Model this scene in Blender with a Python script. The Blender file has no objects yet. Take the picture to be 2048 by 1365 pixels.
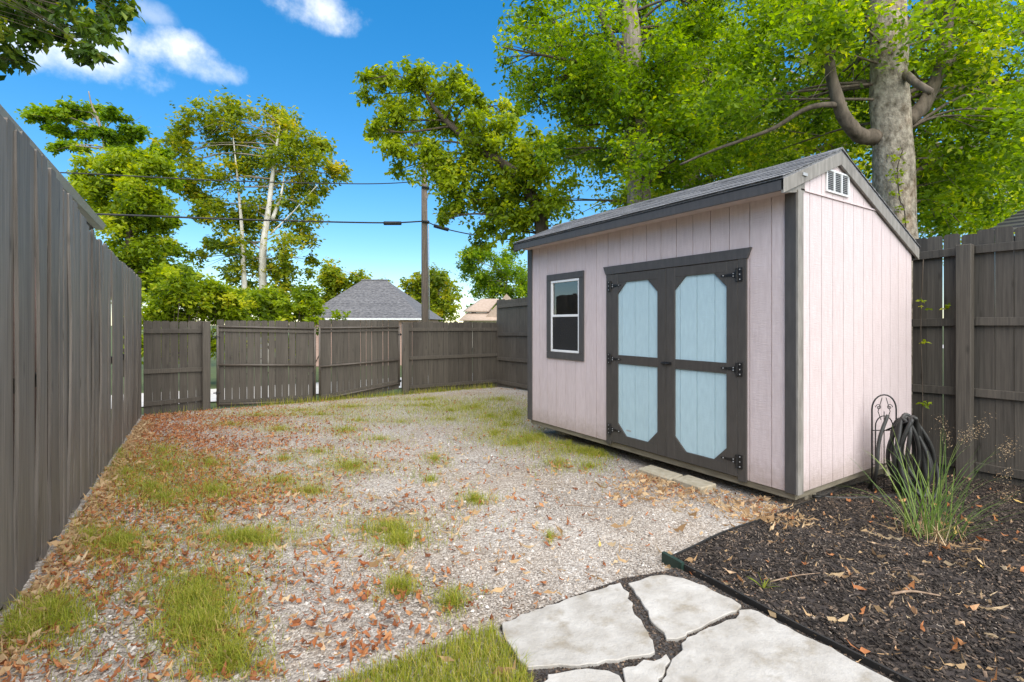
import bpy, math, random
import numpy as np
from mathutils import Vector, Matrix
R = math.radians
rng = np.random.default_rng(7); random.seed(7)
sc = bpy.context.scene
col = sc.collection

# ------------------------------------------------------------------ camera
EYE = 1.42; F = 991.0; CX = 1024.0; HY = 648.0; TH = math.atan(639/991)
cam = bpy.data.cameras.new('camera'); camo = bpy.data.objects.new('camera', cam); col.objects.link(camo)
camo.location = (0, 0, EYE); camo.rotation_euler = (R(90), 0, -TH)
cam.sensor_width = 36; cam.lens = F/2048*36; cam.shift_y = -(682.5-HY)/2048
cam.clip_start = .05; cam.clip_end = 2000
sc.camera = camo
FW = np.array([math.sin(TH), math.cos(TH), 0]); RT = np.array([math.cos(TH), -math.sin(TH), 0]); UP = np.array([0, 0, 1.])
def ray(px, py): return FW + RT*((px-CX)/F) + UP*((HY-py)/F)
def at(px, py, t): return np.array([0, 0, EYE]) + ray(px, py)*t          # t = depth along the view axis
def onY(px, py, Y): r = ray(px, py); return at(px, py, Y/r[1])
def onX(px, py, X): r = ray(px, py); return at(px, py, X/r[0])

# ------------------------------------------------------------------ light
SUN_AZ = R(186); SUN_EL = R(52)                                            # azimuth from +Y towards +X
S = Vector((math.sin(SUN_AZ)*math.cos(SUN_EL), math.cos(SUN_AZ)*math.cos(SUN_EL), math.sin(SUN_EL)))
sl = bpy.data.lights.new('sun', 'SUN'); sl.energy = 3.6; sl.angle = R(100); sl.color = (1, .91, .78)
so = bpy.data.objects.new('sun', sl); col.objects.link(so); so.rotation_euler = S.to_track_quat('Z', 'Y').to_euler()
so.location = (0, -5, 12)
w = bpy.data.worlds.new('World'); sc.world = w; w.use_nodes = True
nt = w.node_tree; nt.nodes.clear()
def N(nt, t, **k):
    n = nt.nodes.new(t)
    for a, b in k.items():
        if a[0] == '_': n.inputs[int(a[1:])].default_value = b
        else: setattr(n, a, b)
    return n
def L(nt, a, b): nt.links.new(a, b)
sky = N(nt, 'ShaderNodeTexSky', sky_type='NISHITA', sun_disc=False, sun_elevation=SUN_EL, sun_rotation=SUN_AZ, dust_density=.05, ozone_density=3.5, air_density=1.0, altitude=300)
hs = N(nt, 'ShaderNodeHueSaturation'); hs.inputs['Saturation'].default_value = 1.62; hs.inputs['Hue'].default_value = .499
hs.inputs['Value'].default_value = 1.6
gm = N(nt, 'ShaderNodeGamma', _1=.72); L(nt, sky.outputs[0], gm.inputs['Color']); L(nt, gm.outputs[0], hs.inputs['Color'])
tc = N(nt, 'ShaderNodeTexCoord')
noi = N(nt, 'ShaderNodeTexNoise'); noi.inputs['Scale'].default_value = 9; noi.inputs['Detail'].default_value = 7; noi.inputs['Roughness'].default_value = .6
L(nt, tc.outputs['Generated'], noi.inputs['Vector'])
nsub = N(nt, 'ShaderNodeMath', operation='SUBTRACT', _1=.5); L(nt, noi.outputs['Fac'], nsub.inputs[0])
nmul = N(nt, 'ShaderNodeMath', operation='MULTIPLY', _1=4.2); L(nt, nsub.outputs[0], nmul.inputs[0])
total = None
def cloud(px, py, wu, hv, amp=1.0, d=None):
    global total
    c = Vector(ray(px, py)).normalized() if d is None else Vector(d).normalized()
    r = c.cross(Vector((0, 0, 1))).normalized(); u = r.cross(c)
    def dot(v, s):
        n = N(nt, 'ShaderNodeVectorMath', operation='DOT_PRODUCT'); n.inputs[1].default_value = Vector(v)/s
        L(nt, tc.outputs['Generated'], n.inputs[0]); return n.outputs['Value']
    a = N(nt, 'ShaderNodeMath', operation='POWER', _1=2); L(nt, dot(r, wu), a.inputs[0])
    b = N(nt, 'ShaderNodeMath', operation='POWER', _1=2); L(nt, dot(u, hv), b.inputs[0])
    s = N(nt, 'ShaderNodeMath', operation='ADD'); L(nt, a.outputs[0], s.inputs[0]); L(nt, b.outputs[0], s.inputs[1])
    m = N(nt, 'ShaderNodeMath', operation='SUBTRACT', _0=1.0); L(nt, s.outputs[0], m.inputs[1])
    f = N(nt, 'ShaderNodeMath', operation='ADD'); L(nt, m.outputs[0], f.inputs[0]); L(nt, nmul.outputs[0], f.inputs[1])
    k = N(nt, 'ShaderNodeMapRange', interpolation_type='SMOOTHSTEP'); k.inputs['From Min'].default_value = 0; k.inputs['From Max'].default_value = 1.6
    k.inputs['To Max'].default_value = amp
    L(nt, f.outputs[0], k.inputs['Value'])
    g = N(nt, 'ShaderNodeMath', operation='GREATER_THAN', _1=.3); L(nt, dot(c, 1), g.inputs[0])
    h = N(nt, 'ShaderNodeMath', operation='MULTIPLY'); L(nt, k.outputs[0], h.inputs[0]); L(nt, g.outputs[0], h.inputs[1])
    if total is None: total = h.outputs[0]
    else:
        q = N(nt, 'ShaderNodeMath', operation='MAXIMUM'); L(nt, total, q.inputs[0]); L(nt, h.outputs[0], q.inputs[1]); total = q.outputs[0]
cloud(335, 100, .105, .037); cloud(410, 135, .07, .028, .75); cloud(90, 85, .16, .045, .9); cloud(600, 10, .085, .036, .9); cloud(300, 30, .04, .02, .35)
for d in ((-.9, -.3, .5), (.4, -1, .6), (-.3, -.9, .9), (1, -.2, .7)): cloud(0, 0, .22, .08, .9, d)
mixc = N(nt, 'ShaderNodeMixRGB'); mixc.inputs['Color2'].default_value = (6.6, 6.7, 6.9, 1)
L(nt, total, mixc.inputs['Fac']); L(nt, hs.outputs[0], mixc.inputs['Color1'])
bg = N(nt, 'ShaderNodeBackground'); bg.inputs['Strength'].default_value = .095
L(nt, mixc.outputs[0], bg.inputs['Color'])
wo = N(nt, 'ShaderNodeOutputWorld'); L(nt, bg.outputs[0], wo.inputs['Surface'])
vs = sc.view_settings; vs.view_transform = 'Standard'; vs.look = 'None'; vs.gamma = 1; vs.use_curve_mapping = False
vs.exposure = 1.17

# ------------------------------------------------------------------ materials
MATS = {}
def srgb(r, g, b): return tuple(((c/255)/12.92 if c/255 <= .04045 else ((c/255+.055)/1.055)**2.4) for c in (r, g, b))+(1,)
def ramp(nt, fac, stops):
    n = N(nt, 'ShaderNodeValToRGB'); e = n.color_ramp.elements
    while len(e) < len(stops): e.new(.5)
    for i, (p, c) in enumerate(stops): e[i].position = p; e[i].color = tuple(c)[:3]+(1,)
    L(nt, fac, n.inputs['Fac']); return n.outputs['Color']
def newmat(name):
    m = bpy.data.materials.new(name); m.use_nodes = True; nt = m.node_tree; nt.nodes.clear(); MATS[name] = m
    out = N(nt, 'ShaderNodeOutputMaterial'); return m, nt, out
def pos(nt, scale):
    g = N(nt, 'ShaderNodeNewGeometry'); mp = N(nt, 'ShaderNodeMapping'); mp.inputs['Scale'].default_value = scale
    L(nt, g.outputs['Position'], mp.inputs['Vector']); return mp.outputs[0]
def noise(nt, vec, scale, detail=6, rough=.6):
    n = N(nt, 'ShaderNodeTexNoise'); n.inputs['Scale'].default_value = scale; n.inputs['Detail'].default_value = detail; n.inputs['Roughness'].default_value = rough
    L(nt, vec, n.inputs['Vector']); return n.outputs['Fac']
def surf(name, c1, c2, vscale=(1, 1, 1), s=6, rough=.7, bump=.2, bdist=.004, obj_var=.0, spec=.4, big=None, bs=None, knots=0, splash=0):
    """painted or weathered surface: two colours mixed by a stretched noise, fine relief, per-piece variation"""
    m, nt, out = newmat(name)
    p = N(nt, 'ShaderNodeBsdfPrincipled'); p.inputs['Roughness'].default_value = rough; p.inputs['Specular IOR Level'].default_value = spec
    v = pos(nt, vscale); f = noise(nt, v, s)
    c = ramp(nt, f, [(.3, c1), (.7, c2)])
    if big:                                                              # large, shaped stains
        f2 = noise(nt, pos(nt, (1, 1, .6)), big[1], 4)
        k = N(nt, 'ShaderNodeMapRange'); k.inputs['From Min'].default_value = .52; k.inputs['From Max'].default_value = .75; k.inputs['To Max'].default_value = big[2]
        L(nt, f2, k.inputs['Value'])
        x = N(nt, 'ShaderNodeMixRGB'); L(nt, k.outputs[0], x.inputs['Fac']); L(nt, c, x.inputs['Color1']); x.inputs['Color2'].default_value = tuple(big[0])[:3]+(1,); c = x.outputs[0]
    if splash:                                                           # soil splashed up by rain on the lowest hand's breadth
        gq = N(nt, 'ShaderNodeNewGeometry'); sp_ = N(nt, 'ShaderNodeSeparateXYZ'); L(nt, gq.outputs['Position'], sp_.inputs[0])
        k = N(nt, 'ShaderNodeMapRange'); k.inputs['From Min'].default_value = 0; k.inputs['From Max'].default_value = .3; k.inputs['To Min'].default_value = .62; k.inputs['To Max'].default_value = 0; L(nt, sp_.outputs['Z'], k.inputs['Value'])
        fn = noise(nt, pos(nt, (1, 1, 1)), 16, 8, .75); mm = N(nt, 'ShaderNodeMath', operation='ADD'); L(nt, fn, mm.inputs[0]); L(nt, k.outputs[0], mm.inputs[1])
        k2 = N(nt, 'ShaderNodeMapRange'); k2.inputs['From Min'].default_value = .68; k2.inputs['From Max'].default_value = 1.15; k2.inputs['To Max'].default_value = splash; L(nt, mm.outputs[0], k2.inputs['Value'])
        x = N(nt, 'ShaderNodeMixRGB'); L(nt, k2.outputs[0], x.inputs['Fac']); L(nt, c, x.inputs['Color1']); x.inputs['Color2'].default_value = (.3, .22, .16, 1); c = x.outputs[0]
    if knots:
        vo = N(nt, 'ShaderNodeTexVoronoi'); vo.inputs['Scale'].default_value = 1.0; L(nt, pos(nt, (8, 8, 2.6)), vo.inputs['Vector'])
        k = N(nt, 'ShaderNodeMapRange'); k.inputs['From Min'].default_value = .06; k.inputs['From Max'].default_value = .17; k.inputs['To Min'].default_value = knots; k.inputs['To Max'].default_value = 0
        L(nt, vo.outputs['Distance'], k.inputs['Value'])
        x = N(nt, 'ShaderNodeMixRGB'); L(nt, k.outputs[0], x.inputs['Fac']); L(nt, c, x.inputs['Color1']); x.inputs['Color2'].default_value = (.03, .024, .018, 1); c = x.outputs[0]
    if obj_var:
        oi = N(nt, 'ShaderNodeObjectInfo'); k = N(nt, 'ShaderNodeMapRange'); k.inputs['To Min'].default_value = 1-obj_var; k.inputs['To Max'].default_value = 1+obj_var
        L(nt, oi.outputs['Random'], k.inputs['Value'])
        h = N(nt, 'ShaderNodeHueSaturation'); L(nt, k.outputs[0], h.inputs['Value']); L(nt, c, h.inputs['Color']); c = h.outputs[0]
    L(nt, c, p.inputs['Base Color'])
    if bump:
        b = N(nt, 'ShaderNodeBump'); b.inputs['Strength'].default_value = bump; b.inputs['Distance'].default_value = bdist
        fb = noise(nt, pos(nt, bs[0]), bs[1], 5, .65) if bs else f
        L(nt, fb, b.inputs['Height']); L(nt, b.outputs[0], p.inputs['Normal'])
    L(nt, p.outputs[0], out.inputs['Surface']); return m
V = (14, 14, 1.0)
surf('fence_brown', (.058, .050, .040), (.112, .097, .077), (26, 26, .9), 2.2, .62, .5, .004, .15, .4, ((.05, .04, .032), 1.6, .5), None, .6)
surf('fence_left', (.095, .08, .065), (.22, .19, .16), (26, 26, .7), 2.4, .55, .5, .004, .2, .5, ((.06, .05, .043), 1.3, .55), None, .6)
surf('fence_frame', (.075, .062, .05), (.11, .095, .078), (3, 3, 3), 3, .45, .1, .001, .05)
surf('pink_siding', (.56, .465, .455), (.65, .555, .545), (16, 16, 2.2), 2.5, .62, .6, .006, .03, .35, ((.47, .38, .35), .9, .4), ((9, 9, 60), 1.6), 0, .5)
surf('pink_groove', (.42, .27, .25), (.5, .34, .32), (2, 2, 2), 3, .8, 0)
surf('blue_panel', (.40, .545, .59), (.46, .615, .655), (14, 14, 3), 2.5, .6, .6, .005, .02, .35, None, ((9, 9, 60), 1.6))
surf('trim_dark', (.062, .058, .056), (.088, .082, .078), (12, 12, 2), 2.5, .5, .2, .002, .05)
surf('door_brown', (.056, .050, .044), (.078, .070, .062), (12, 12, 2), 2.5, .5, .2, .002, .05)
surf('trim_worn', (.17, .155, .135), (.30, .28, .25), (10, 10, 1.4), 2.5, .65, .25, .002, .06, .3, ((.11, .1, .085), 5, .6))
surf('skid_wood', (.15, .125, .085), (.27, .24, .175), (1.5, 1.5, 14), 2.5, .8, .3, .003)
surf('soffit', (.52, .43, .40), (.6, .5, .47), (3, 3, 3), 3, .7, .1)
surf('stud_wood', (.45, .25, .09), (.6, .36, .15), (12, 12, 1), 3, .6, .1)
surf('shingle_grey', (.10, .10, .105), (.24, .24, .245), (1, 1, 1), 42, .95, .6, .004, .22, .2)
surf('white_vinyl', (.74, .74, .73), (.82, .82, .81), (1, 1, 1), 4, .4, .05)
surf('black_iron', (.008, .008, .009), (.02, .019, .018), (1, 1, 1), 30, .45, .2, .001)
surf('hose_rubber', (.022, .022, .02), (.045, .044, .04), (1, 1, 1), 14, .42, .1, .001)
surf('paver', (.34, .29, .20), (.47, .42, .32), (1, 1, 1), 22, .9, .5, .003, .04, .2, ((.22, .19, .13), 7, .5))
surf('flagstone', (.34, .315, .275), (.50, .48, .44), (1, 1, 1), 6, .88, .9, .008, .05, .25, ((.24, .20, .14), 6.5, .9), ((1, 1, 1), 22))
surf('joint_fill', (.035, .032, .03), (.085, .078, .072), (1, 1, 1), 45, .95, .8, .006)
surf('edging_green', (.012, .03, .022), (.025, .05, .038), (1, 1, 1), 10, .45, .1)
surf('edging_black', (.012, .012, .012), (.03, .027, .024), (1, 1, 1), 10, .6, .1)
surf('mulch_ground', (.018, .014, .012), (.06, .047, .04), (1, 1, 1), 38, .95, 1, .012)
surf('pole_wood', (.10, .075, .055), (.23, .18, .14), (8, 8, .6), 2.5, .85, .4, .006)
surf('bark_pale', (.10, .08, .055), (.50, .44, .345), (1, 1, .7), 15, .9, 1, .03, 0, .2, ((.32, .17, .075), 1.5, .55), ((1, 1, .7), 26))
surf('bark_grey', (.13, .105, .08), (.34, .29, .23), (4, 4, .8), 4, .9, .8, .02)
surf('bark_dark', (.045, .034, .024), (.12, .092, .066), (4, 4, 1), 4, .9, .6, .01)
surf('bark_limb', (.06, .046, .032), (.19, .15, .11), (3, 3, 1), 5, .9, .8, .015)
surf('bark_white', (.36, .33, .27), (.72, .69, .62), (1, 1, .5), 4, .8, .4, .01)
surf('roof_far', (.06, .06, .066), (.19, .187, .19), (1, 1, 1.6), 7, .95, .3, .01, .06)
surf('roof_tan', (.33, .25, .19), (.43, .34, .27), (1, 1, 1), 4, .95, .2, .01, .07)
surf('brick_pink', (.45, .28, .22), (.58, .40, .33), (1, 1, 3), 6, .9, .3)
surf('cream_wall', (.62, .56, .48), (.7, .65, .57), (1, 1, 1), 3, .8, .1)
surf('metal_grey', (.30, .30, .30), (.42, .42, .41), (1, 1, 1), 5, .4, .05, .001, 0, .6)
surf('wire_black', (.012, .012, .012), (.03, .03, .03), (1, 1, 1), 10, .6, 0)
surf('concrete', (.52, .49, .45), (.65, .62, .58), (1, 1, 1), 3, .9, .2)
surf('grass_soil', (.05, .07, .02), (.12, .15, .05), (1, 1, 1), 5, .95, .6, .02)
surf('twig_wood', (.16, .10, .06), (.36, .26, .18), (1, 1, 1), 20, .9, .2)
surf('dark_room', (.05, .04, .03), (.08, .06, .045), (1, 1, 1), 4, .9, 0)
def gravel_mat():
    m, nt, out = newmat('gravel')
    p = N(nt, 'ShaderNodeBsdfPrincipled'); p.inputs['Roughness'].default_value = .92; p.inputs['Specular IOR Level'].default_value = .2
    v = pos(nt, (1, 1, 1))
    a = N(nt, 'ShaderNodeTexVoronoi'); a.inputs['Scale'].default_value = 75; L(nt, v, a.inputs['Vector'])
    sep = N(nt, 'ShaderNodeSeparateColor'); L(nt, a.outputs['Color'], sep.inputs[0])
    c = ramp(nt, sep.outputs[0], [(0, (.20, .17, .14)), (.35, (.34, .30, .255)), (.75, (.44, .40, .35)), (1, (.64, .60, .54))])
    f = noise(nt, v, 1.1, 5)
    k = N(nt, 'ShaderNodeMapRange'); k.inputs['From Min'].default_value = .42; k.inputs['From Max'].default_value = .7; L(nt, f, k.inputs['Value'])
    x = N(nt, 'ShaderNodeMixRGB', blend_type='MULTIPLY'); L(nt, k.outputs[0], x.inputs['Fac']); L(nt, c, x.inputs['Color1']); x.inputs['Color2'].default_value = (.86, .78, .69, 1)
    L(nt, x.outputs[0], p.inputs['Base Color'])
    b = N(nt, 'ShaderNodeBump'); b.inputs['Strength'].default_value = .8; b.inputs['Distance'].default_value = .012; b.invert = True
    L(nt, a.outputs['Distance'], b.inputs['Height']); L(nt, b.outputs[0], p.inputs['Normal'])
    L(nt, p.outputs[0], out.inputs['Surface'])
gravel_mat()
def attr_mat(name, stops, rough=.85, trans=0, gloss=0.0, spec=.3):
    """colour of each leaf, stone or chip from its own 'rnd' value"""
    m, nt, out = newmat(name)
    a = N(nt, 'ShaderNodeAttribute', attribute_name='rnd'); c = ramp(nt, a.outputs['Fac'], stops)
    p = N(nt, 'ShaderNodeBsdfPrincipled'); p.inputs['Roughness'].default_value = rough; p.inputs['Specular IOR Level'].default_value = spec
    L(nt, c, p.inputs['Base Color'])
    if trans:
        t = N(nt, 'ShaderNodeBsdfTranslucent')
        h = N(nt, 'ShaderNodeHueSaturation'); h.inputs['Saturation'].default_value = 1.1; h.inputs['Value'].default_value = 1.7; h.inputs['Hue'].default_value = .49
        L(nt, c, h.inputs['Color']); L(nt, h.outputs[0], t.inputs['Color'])
        mx = N(nt, 'ShaderNodeMixShader', _0=trans); L(nt, p.outputs[0], mx.inputs[1]); L(nt, t.outputs[0], mx.inputs[2]); L(nt, mx.outputs[0], out.inputs['Surface'])
    else: L(nt, p.outputs[0], out.inputs['Surface'])
attr_mat('pebble', [(0, (.15, .125, .10)), (.3, (.31, .27, .23)), (.7, (.44, .40, .35)), (.92, (.58, .54, .49)), (1, (.72, .69, .64))])
attr_mat('litter', [(0, (.12, .05, .025)), (.3, (.28, .10, .04)), (.6, (.42, .165, .06)), (.8, (.48, .25, .11)), (.95, (.56, .40, .25)), (1, (.62, .42, .08))], .7, .15)
attr_mat('mulch_chip', [(0, (.014, .011, .009)), (.6, (.045, .036, .029)), (.88, (.10, .077, .06)), (.96, (.22, .15, .10)), (1, (.45, .38, .3))], .9)
attr_mat('grass_blade', [(0, (.12, .16, .02)), (.4, (.25, .30, .03)), (.7, (.41, .40, .05)), (1, (.58, .44, .17))], .6, .35)
attr_mat('lush_blade', [(0, (.06, .11, .025)), (.5, (.13, .21, .045)), (.85, (.26, .32, .08)), (1, (.48, .41, .18))], .55, .3)
attr_mat('straw', [(0, (.32, .19, .09)), (.6, (.5, .34, .18)), (1, (.66, .52, .33))], .8, .1)
attr_mat('leaf_dark', [(0, (.025, .055, .008)), (.4, (.06, .115, .012)), (.8, (.13, .20, .018)), (1, (.24, .28, .025))], .5, .42)
attr_mat('leaf_mid', [(0, (.05, .10, .008)), (.4, (.14, .24, .012)), (.8, (.26, .37, .018)), (1, (.42, .46, .03))], .5, .56)
attr_mat('leaf_bright', [(0, (.08, .13, .008)), (.4, (.20, .28, .012)), (.8, (.34, .41, .018)), (1, (.48, .48, .03))], .5, .5)
attr_mat('leaf_olive', [(0, (.075, .12, .01)), (.4, (.19, .25, .015)), (.75, (.34, .37, .02)), (1, (.54, .44, .03))], .5, .48)
def glass_mat():
    m, nt, out = newmat('window_glass')
    t = N(nt, 'ShaderNodeBsdfTransparent'); t.inputs[0].default_value = (.75, .78, .76, 1)
    g = N(nt, 'ShaderNodeBsdfGlossy'); g.inputs['Roughness'].default_value = .02
    fr = N(nt, 'ShaderNodeFresnel'); fr.inputs[0].default_value = 2.3
    mx = N(nt, 'ShaderNodeMixShader'); L(nt, fr.outputs[0], mx.inputs[0]); L(nt, t.outputs[0], mx.inputs[1]); L(nt, g.outputs[0], mx.inputs[2]); L(nt, mx.outputs[0], out.inputs['Surface'])
    m, nt, out = newmat('screen_mesh')
    t = N(nt, 'ShaderNodeBsdfTransparent'); d = N(nt, 'ShaderNodeBsdfDiffuse'); d.inputs[0].default_value = (.05, .05, .05, 1)
    mx = N(nt, 'ShaderNodeMixShader', _0=.55); L(nt, t.outputs[0], mx.inputs[1]); L(nt, d.outputs[0], mx.inputs[2]); L(nt, mx.outputs[0], out.inputs['Surface'])
glass_mat()

# ------------------------------------------------------------------ helpers
def tag(o, label=None, cat=None, group=None, kind=None):
    for k, v in (('label', label), ('category', cat), ('group', group), ('kind', kind)):
        if v: o[k] = v
    return o
def link(name, data, parent=None):
    o = bpy.data.objects.new(name, data); col.objects.link(o)
    if parent is not None:
        o.parent = parent
        if parent.type == 'EMPTY': o.matrix_parent_inverse = Matrix.Translation(-parent.location)
    return o
def thing(name, base, label, cat, group=None):
    o = bpy.data.objects.new(name, None); col.objects.link(o); o.location = Vector(tuple(float(q) for q in base)); o.empty_display_size = .2
    return tag(o, label, cat, group)
def npmesh(name, v, loops, starts, mat, rnd=None, smooth=False):
    me = bpy.data.meshes.new(name)
    v = np.asarray(v, np.float32); loops = np.asarray(loops, np.int32).ravel(); starts = np.asarray(starts, np.int32)
    me.vertices.add(len(v)); me.vertices.foreach_set('co', v.ravel())
    me.loops.add(len(loops)); me.loops.foreach_set('vertex_index', loops)
    me.polygons.add(len(starts)); me.polygons.foreach_set('loop_start', starts)
    me.polygons.foreach_set('use_smooth', np.full(len(starts), bool(smooth)))
    if rnd is not None:
        a = me.attributes.new('rnd', 'FLOAT', 'POINT'); a.data.foreach_set('value', np.asarray(rnd, np.float32))
    me.update(calc_edges=True); me.validate()
    if mat: me.materials.append(MATS[mat])
    return me
def many(name, tmpl, faces, M, T, mat, rnd, smooth=False):
    """n copies of a small template: M (n,3,3), T (n,3), in one mesh"""
    n = len(T); k = len(tmpl)
    if tmpl.ndim == 2: v = np.einsum('nij,kj->nki', M, tmpl)+T[:, None, :]
    else: v = np.einsum('nij,nkj->nki', M, tmpl)+T[:, None, :]; k = tmpl.shape[1]
    k = v.shape[1]
    ln = np.array([len(f) for f in faces]); fl = np.concatenate([np.array(f) for f in faces])
    loops = (fl[None, :]+(np.arange(n)*k)[:, None]).ravel()
    st = np.concatenate([[0], np.cumsum(ln)[:-1]]); starts = (st[None, :]+(np.arange(n)*len(fl))[:, None]).ravel()
    return npmesh(name, v.reshape(-1, 3), loops, starts, mat, np.repeat(rnd, k), smooth)
class MB:
    def __init__(s): s.v = []; s.f = []
    def add(s, v, f):
        n = len(s.v); s.v += [tuple(float(q) for q in p) for p in v]; s.f += [tuple(i+n for i in q) for q in f]; return s
    def box(s, a, b):
        (x0, y0, z0), (x1, y1, z1) = a, b
        return s.add([(x0, y0, z0), (x1, y0, z0), (x1, y1, z0), (x0, y1, z0), (x0, y0, z1), (x1, y0, z1), (x1, y1, z1), (x0, y1, z1)],
                     [(3, 2, 1, 0), (4, 5, 6, 7), (0, 1, 5, 4), (1, 2, 6, 5), (2, 3, 7, 6), (3, 0, 4, 7)])
    def prism(s, poly, d):                                    # polygon (3d points) pushed by vector d
        n = len(poly); p = [Vector(tuple(q)) for q in poly]; d = Vector(d)
        return s.add(p+[q+d for q in p], [tuple(range(n))[::-1], tuple(range(n, 2*n))]+[(i, (i+1) % n, n+(i+1) % n, n+i) for i in range(n)])
    def tube(s, pts, rad, seg=8, cap=True, rough=0):
        P = [Vector(tuple(q)) for q in pts]; n = len(P)
        rad = [rad]*n if isinstance(rad, (int, float)) else rad
        vs = []; ref = None
        for i in range(n):
            d = (P[min(i+1, n-1)]-P[max(i-1, 0)]).normalized()
            if ref is None: ref = d.orthogonal().normalized()
            a = (ref-d*ref.dot(d)).normalized(); b = d.cross(a); ref = a
            for k in range(seg):
                t = 2*math.pi*k/seg; q_ = 1+rough*(math.sin(3*t+i*.9)+.7*math.sin(i*1.7+t*2)+random.uniform(-.6, .6)); vs.append(P[i]+(a*math.cos(t)+b*math.sin(t))*rad[i]*q_)
        fs = [(i*seg+k, i*seg+(k+1) % seg, (i+1)*seg+(k+1) % seg, (i+1)*seg+k) for i in range(n-1) for k in range(seg)]
        if cap: fs += [tuple(range(seg))[::-1], tuple((n-1)*seg+k for k in range(seg))]
        return s.add(vs, fs)
    def mesh(s, name, mat, smooth=False, origin=None):
        v = np.array(s.v) if origin is None else np.array(s.v)-np.array(origin)
        loops = [i for f in s.f for i in f]; st = np.concatenate([[0], np.cumsum([len(f) for f in s.f])[:-1]])
        return npmesh(name, v, loops, st, mat, None, smooth)
    def build(s, name, mat, parent=None, smooth=False, bevel=0, origin=None):
        o = link(name, s.mesh(name, mat, smooth, origin), parent)
        if origin is not None: o.location = Vector(tuple(float(q) for q in origin))
        if bevel:
            b = o.modifiers.new('bevel', 'BEVEL'); b.width = bevel; b.segments = 1; b.limit_method = 'ANGLE'
        return o
def bez(p, n=12):                                              # smooth curve through points (Catmull-Rom)
    P = [np.array(q, float) for q in p]; P = [2*P[0]-P[1]]+P+[2*P[-1]-P[-2]]; out = []
    for i in range(1, len(P)-2):
        for k in range(n):
            t = k/n; a, b, c, d = P[i-1:i+3]
            out.append(.5*((2*b)+(c-a)*t+(2*a-5*b+4*c-d)*t*t+(3*b-a-3*c+d)*t**3))
    return out+[P[-2]]

# ------------------------------------------------------------------ ground
def g(x, y):
    x = np.asarray(x, float); y = np.asarray(y, float)
    return -.03*np.clip(y, 0, 40)-.06*np.clip(x-3, 0, 4.2)*np.clip((9-y)/5, 0, 1)*np.clip((y+8)/6, 0, 1)
def G(px, py):
    r = ray(px, py); t = 3.
    for _ in range(40): p = r*t; t = (EYE-float(g(p[0], p[1])))/(-r[2])
    p = r*t; return np.array([p[0], p[1], float(g(p[0], p[1]))])
def sheet(name, xs, ys, dz, mat, bumpy=0, kind='structure'):
    X, Y = np.meshgrid(xs, ys); Z = g(X, Y)+dz
    if bumpy: Z = Z+bumpy*(np.sin(X*3.1+Y*1.7)*np.sin(Y*2.3-X)+.6*np.sin(X*7.3)*np.sin(Y*6.1+1))*.5
    n, m = X.shape; i = (np.arange(n-1)[:, None]*m+np.arange(m-1)[None]).ravel()
    q = np.stack([i, i+1, i+m+1, i+m], 1)
    o = link(name, npmesh(name, np.stack([X.ravel(), Y.ravel(), Z.ravel()], 1), q, np.arange(len(q))*4, mat, None, True)); return tag(o, kind=kind)
ext = lambda a, b, st: np.concatenate([[-900, -300, -100, -40], np.arange(a, b, st), [60, 120, 300, 900]])
sheet('ground', ext(-20, 40, 1.), ext(-12, 44, 1.), -.03, 'grass_soil')
sheet('gravel_yard', np.arange(-.86, 7.35, .1), np.arange(-3, 12.2, .1), 0, 'gravel', .008)
sheet('road', np.arange(-60, 60, 2.), np.array([13.6, 15, 17.2]), 0, 'concrete')

P0 = G(1338, 1128); P1 = G(1640, 1006); P2 = G(1785, 1365)
d1 = (P1-P0)/np.linalg.norm((P1-P0)[:2]); d2 = (P2-P0)/np.linalg.norm((P2-P0)[:2])
E1 = P0+d1*5.0; E2 = P0+d2*4.5
def quad_sheet(name, a, b, c, d, n, dz, mat, noise_amp=0):
    u, v = np.meshgrid(np.linspace(0, 1, n), np.linspace(0, 1, n))
    A, B, C, D = [np.array(q[:2]) for q in (a, b, c, d)]
    p = (A*(1-u)[..., None]+B*u[..., None])*(1-v)[..., None]+(D*(1-u)[..., None]+C*u[..., None])*v[..., None]
    z = g(p[..., 0], p[..., 1])+dz+noise_amp*np.sin(p[..., 0]*9)*np.sin(p[..., 1]*8)
    i = (np.arange(n-1)[:, None]*n+np.arange(n-1)[None]).ravel(); q = np.stack([i, i+1, i+n+1, i+n], 1)
    return link(name, npmesh(name, np.concatenate([p.reshape(-1, 2), z.reshape(-1, 1)], 1), q, np.arange(len(q))*4, mat, None, True))
E1[0] = min(E1[0], 7.2)
tag(quad_sheet('mulch_bed', P0, E1, (7.2, -2.5), E2, 90, .028, 'mulch_ground', .006), kind='structure')

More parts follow.
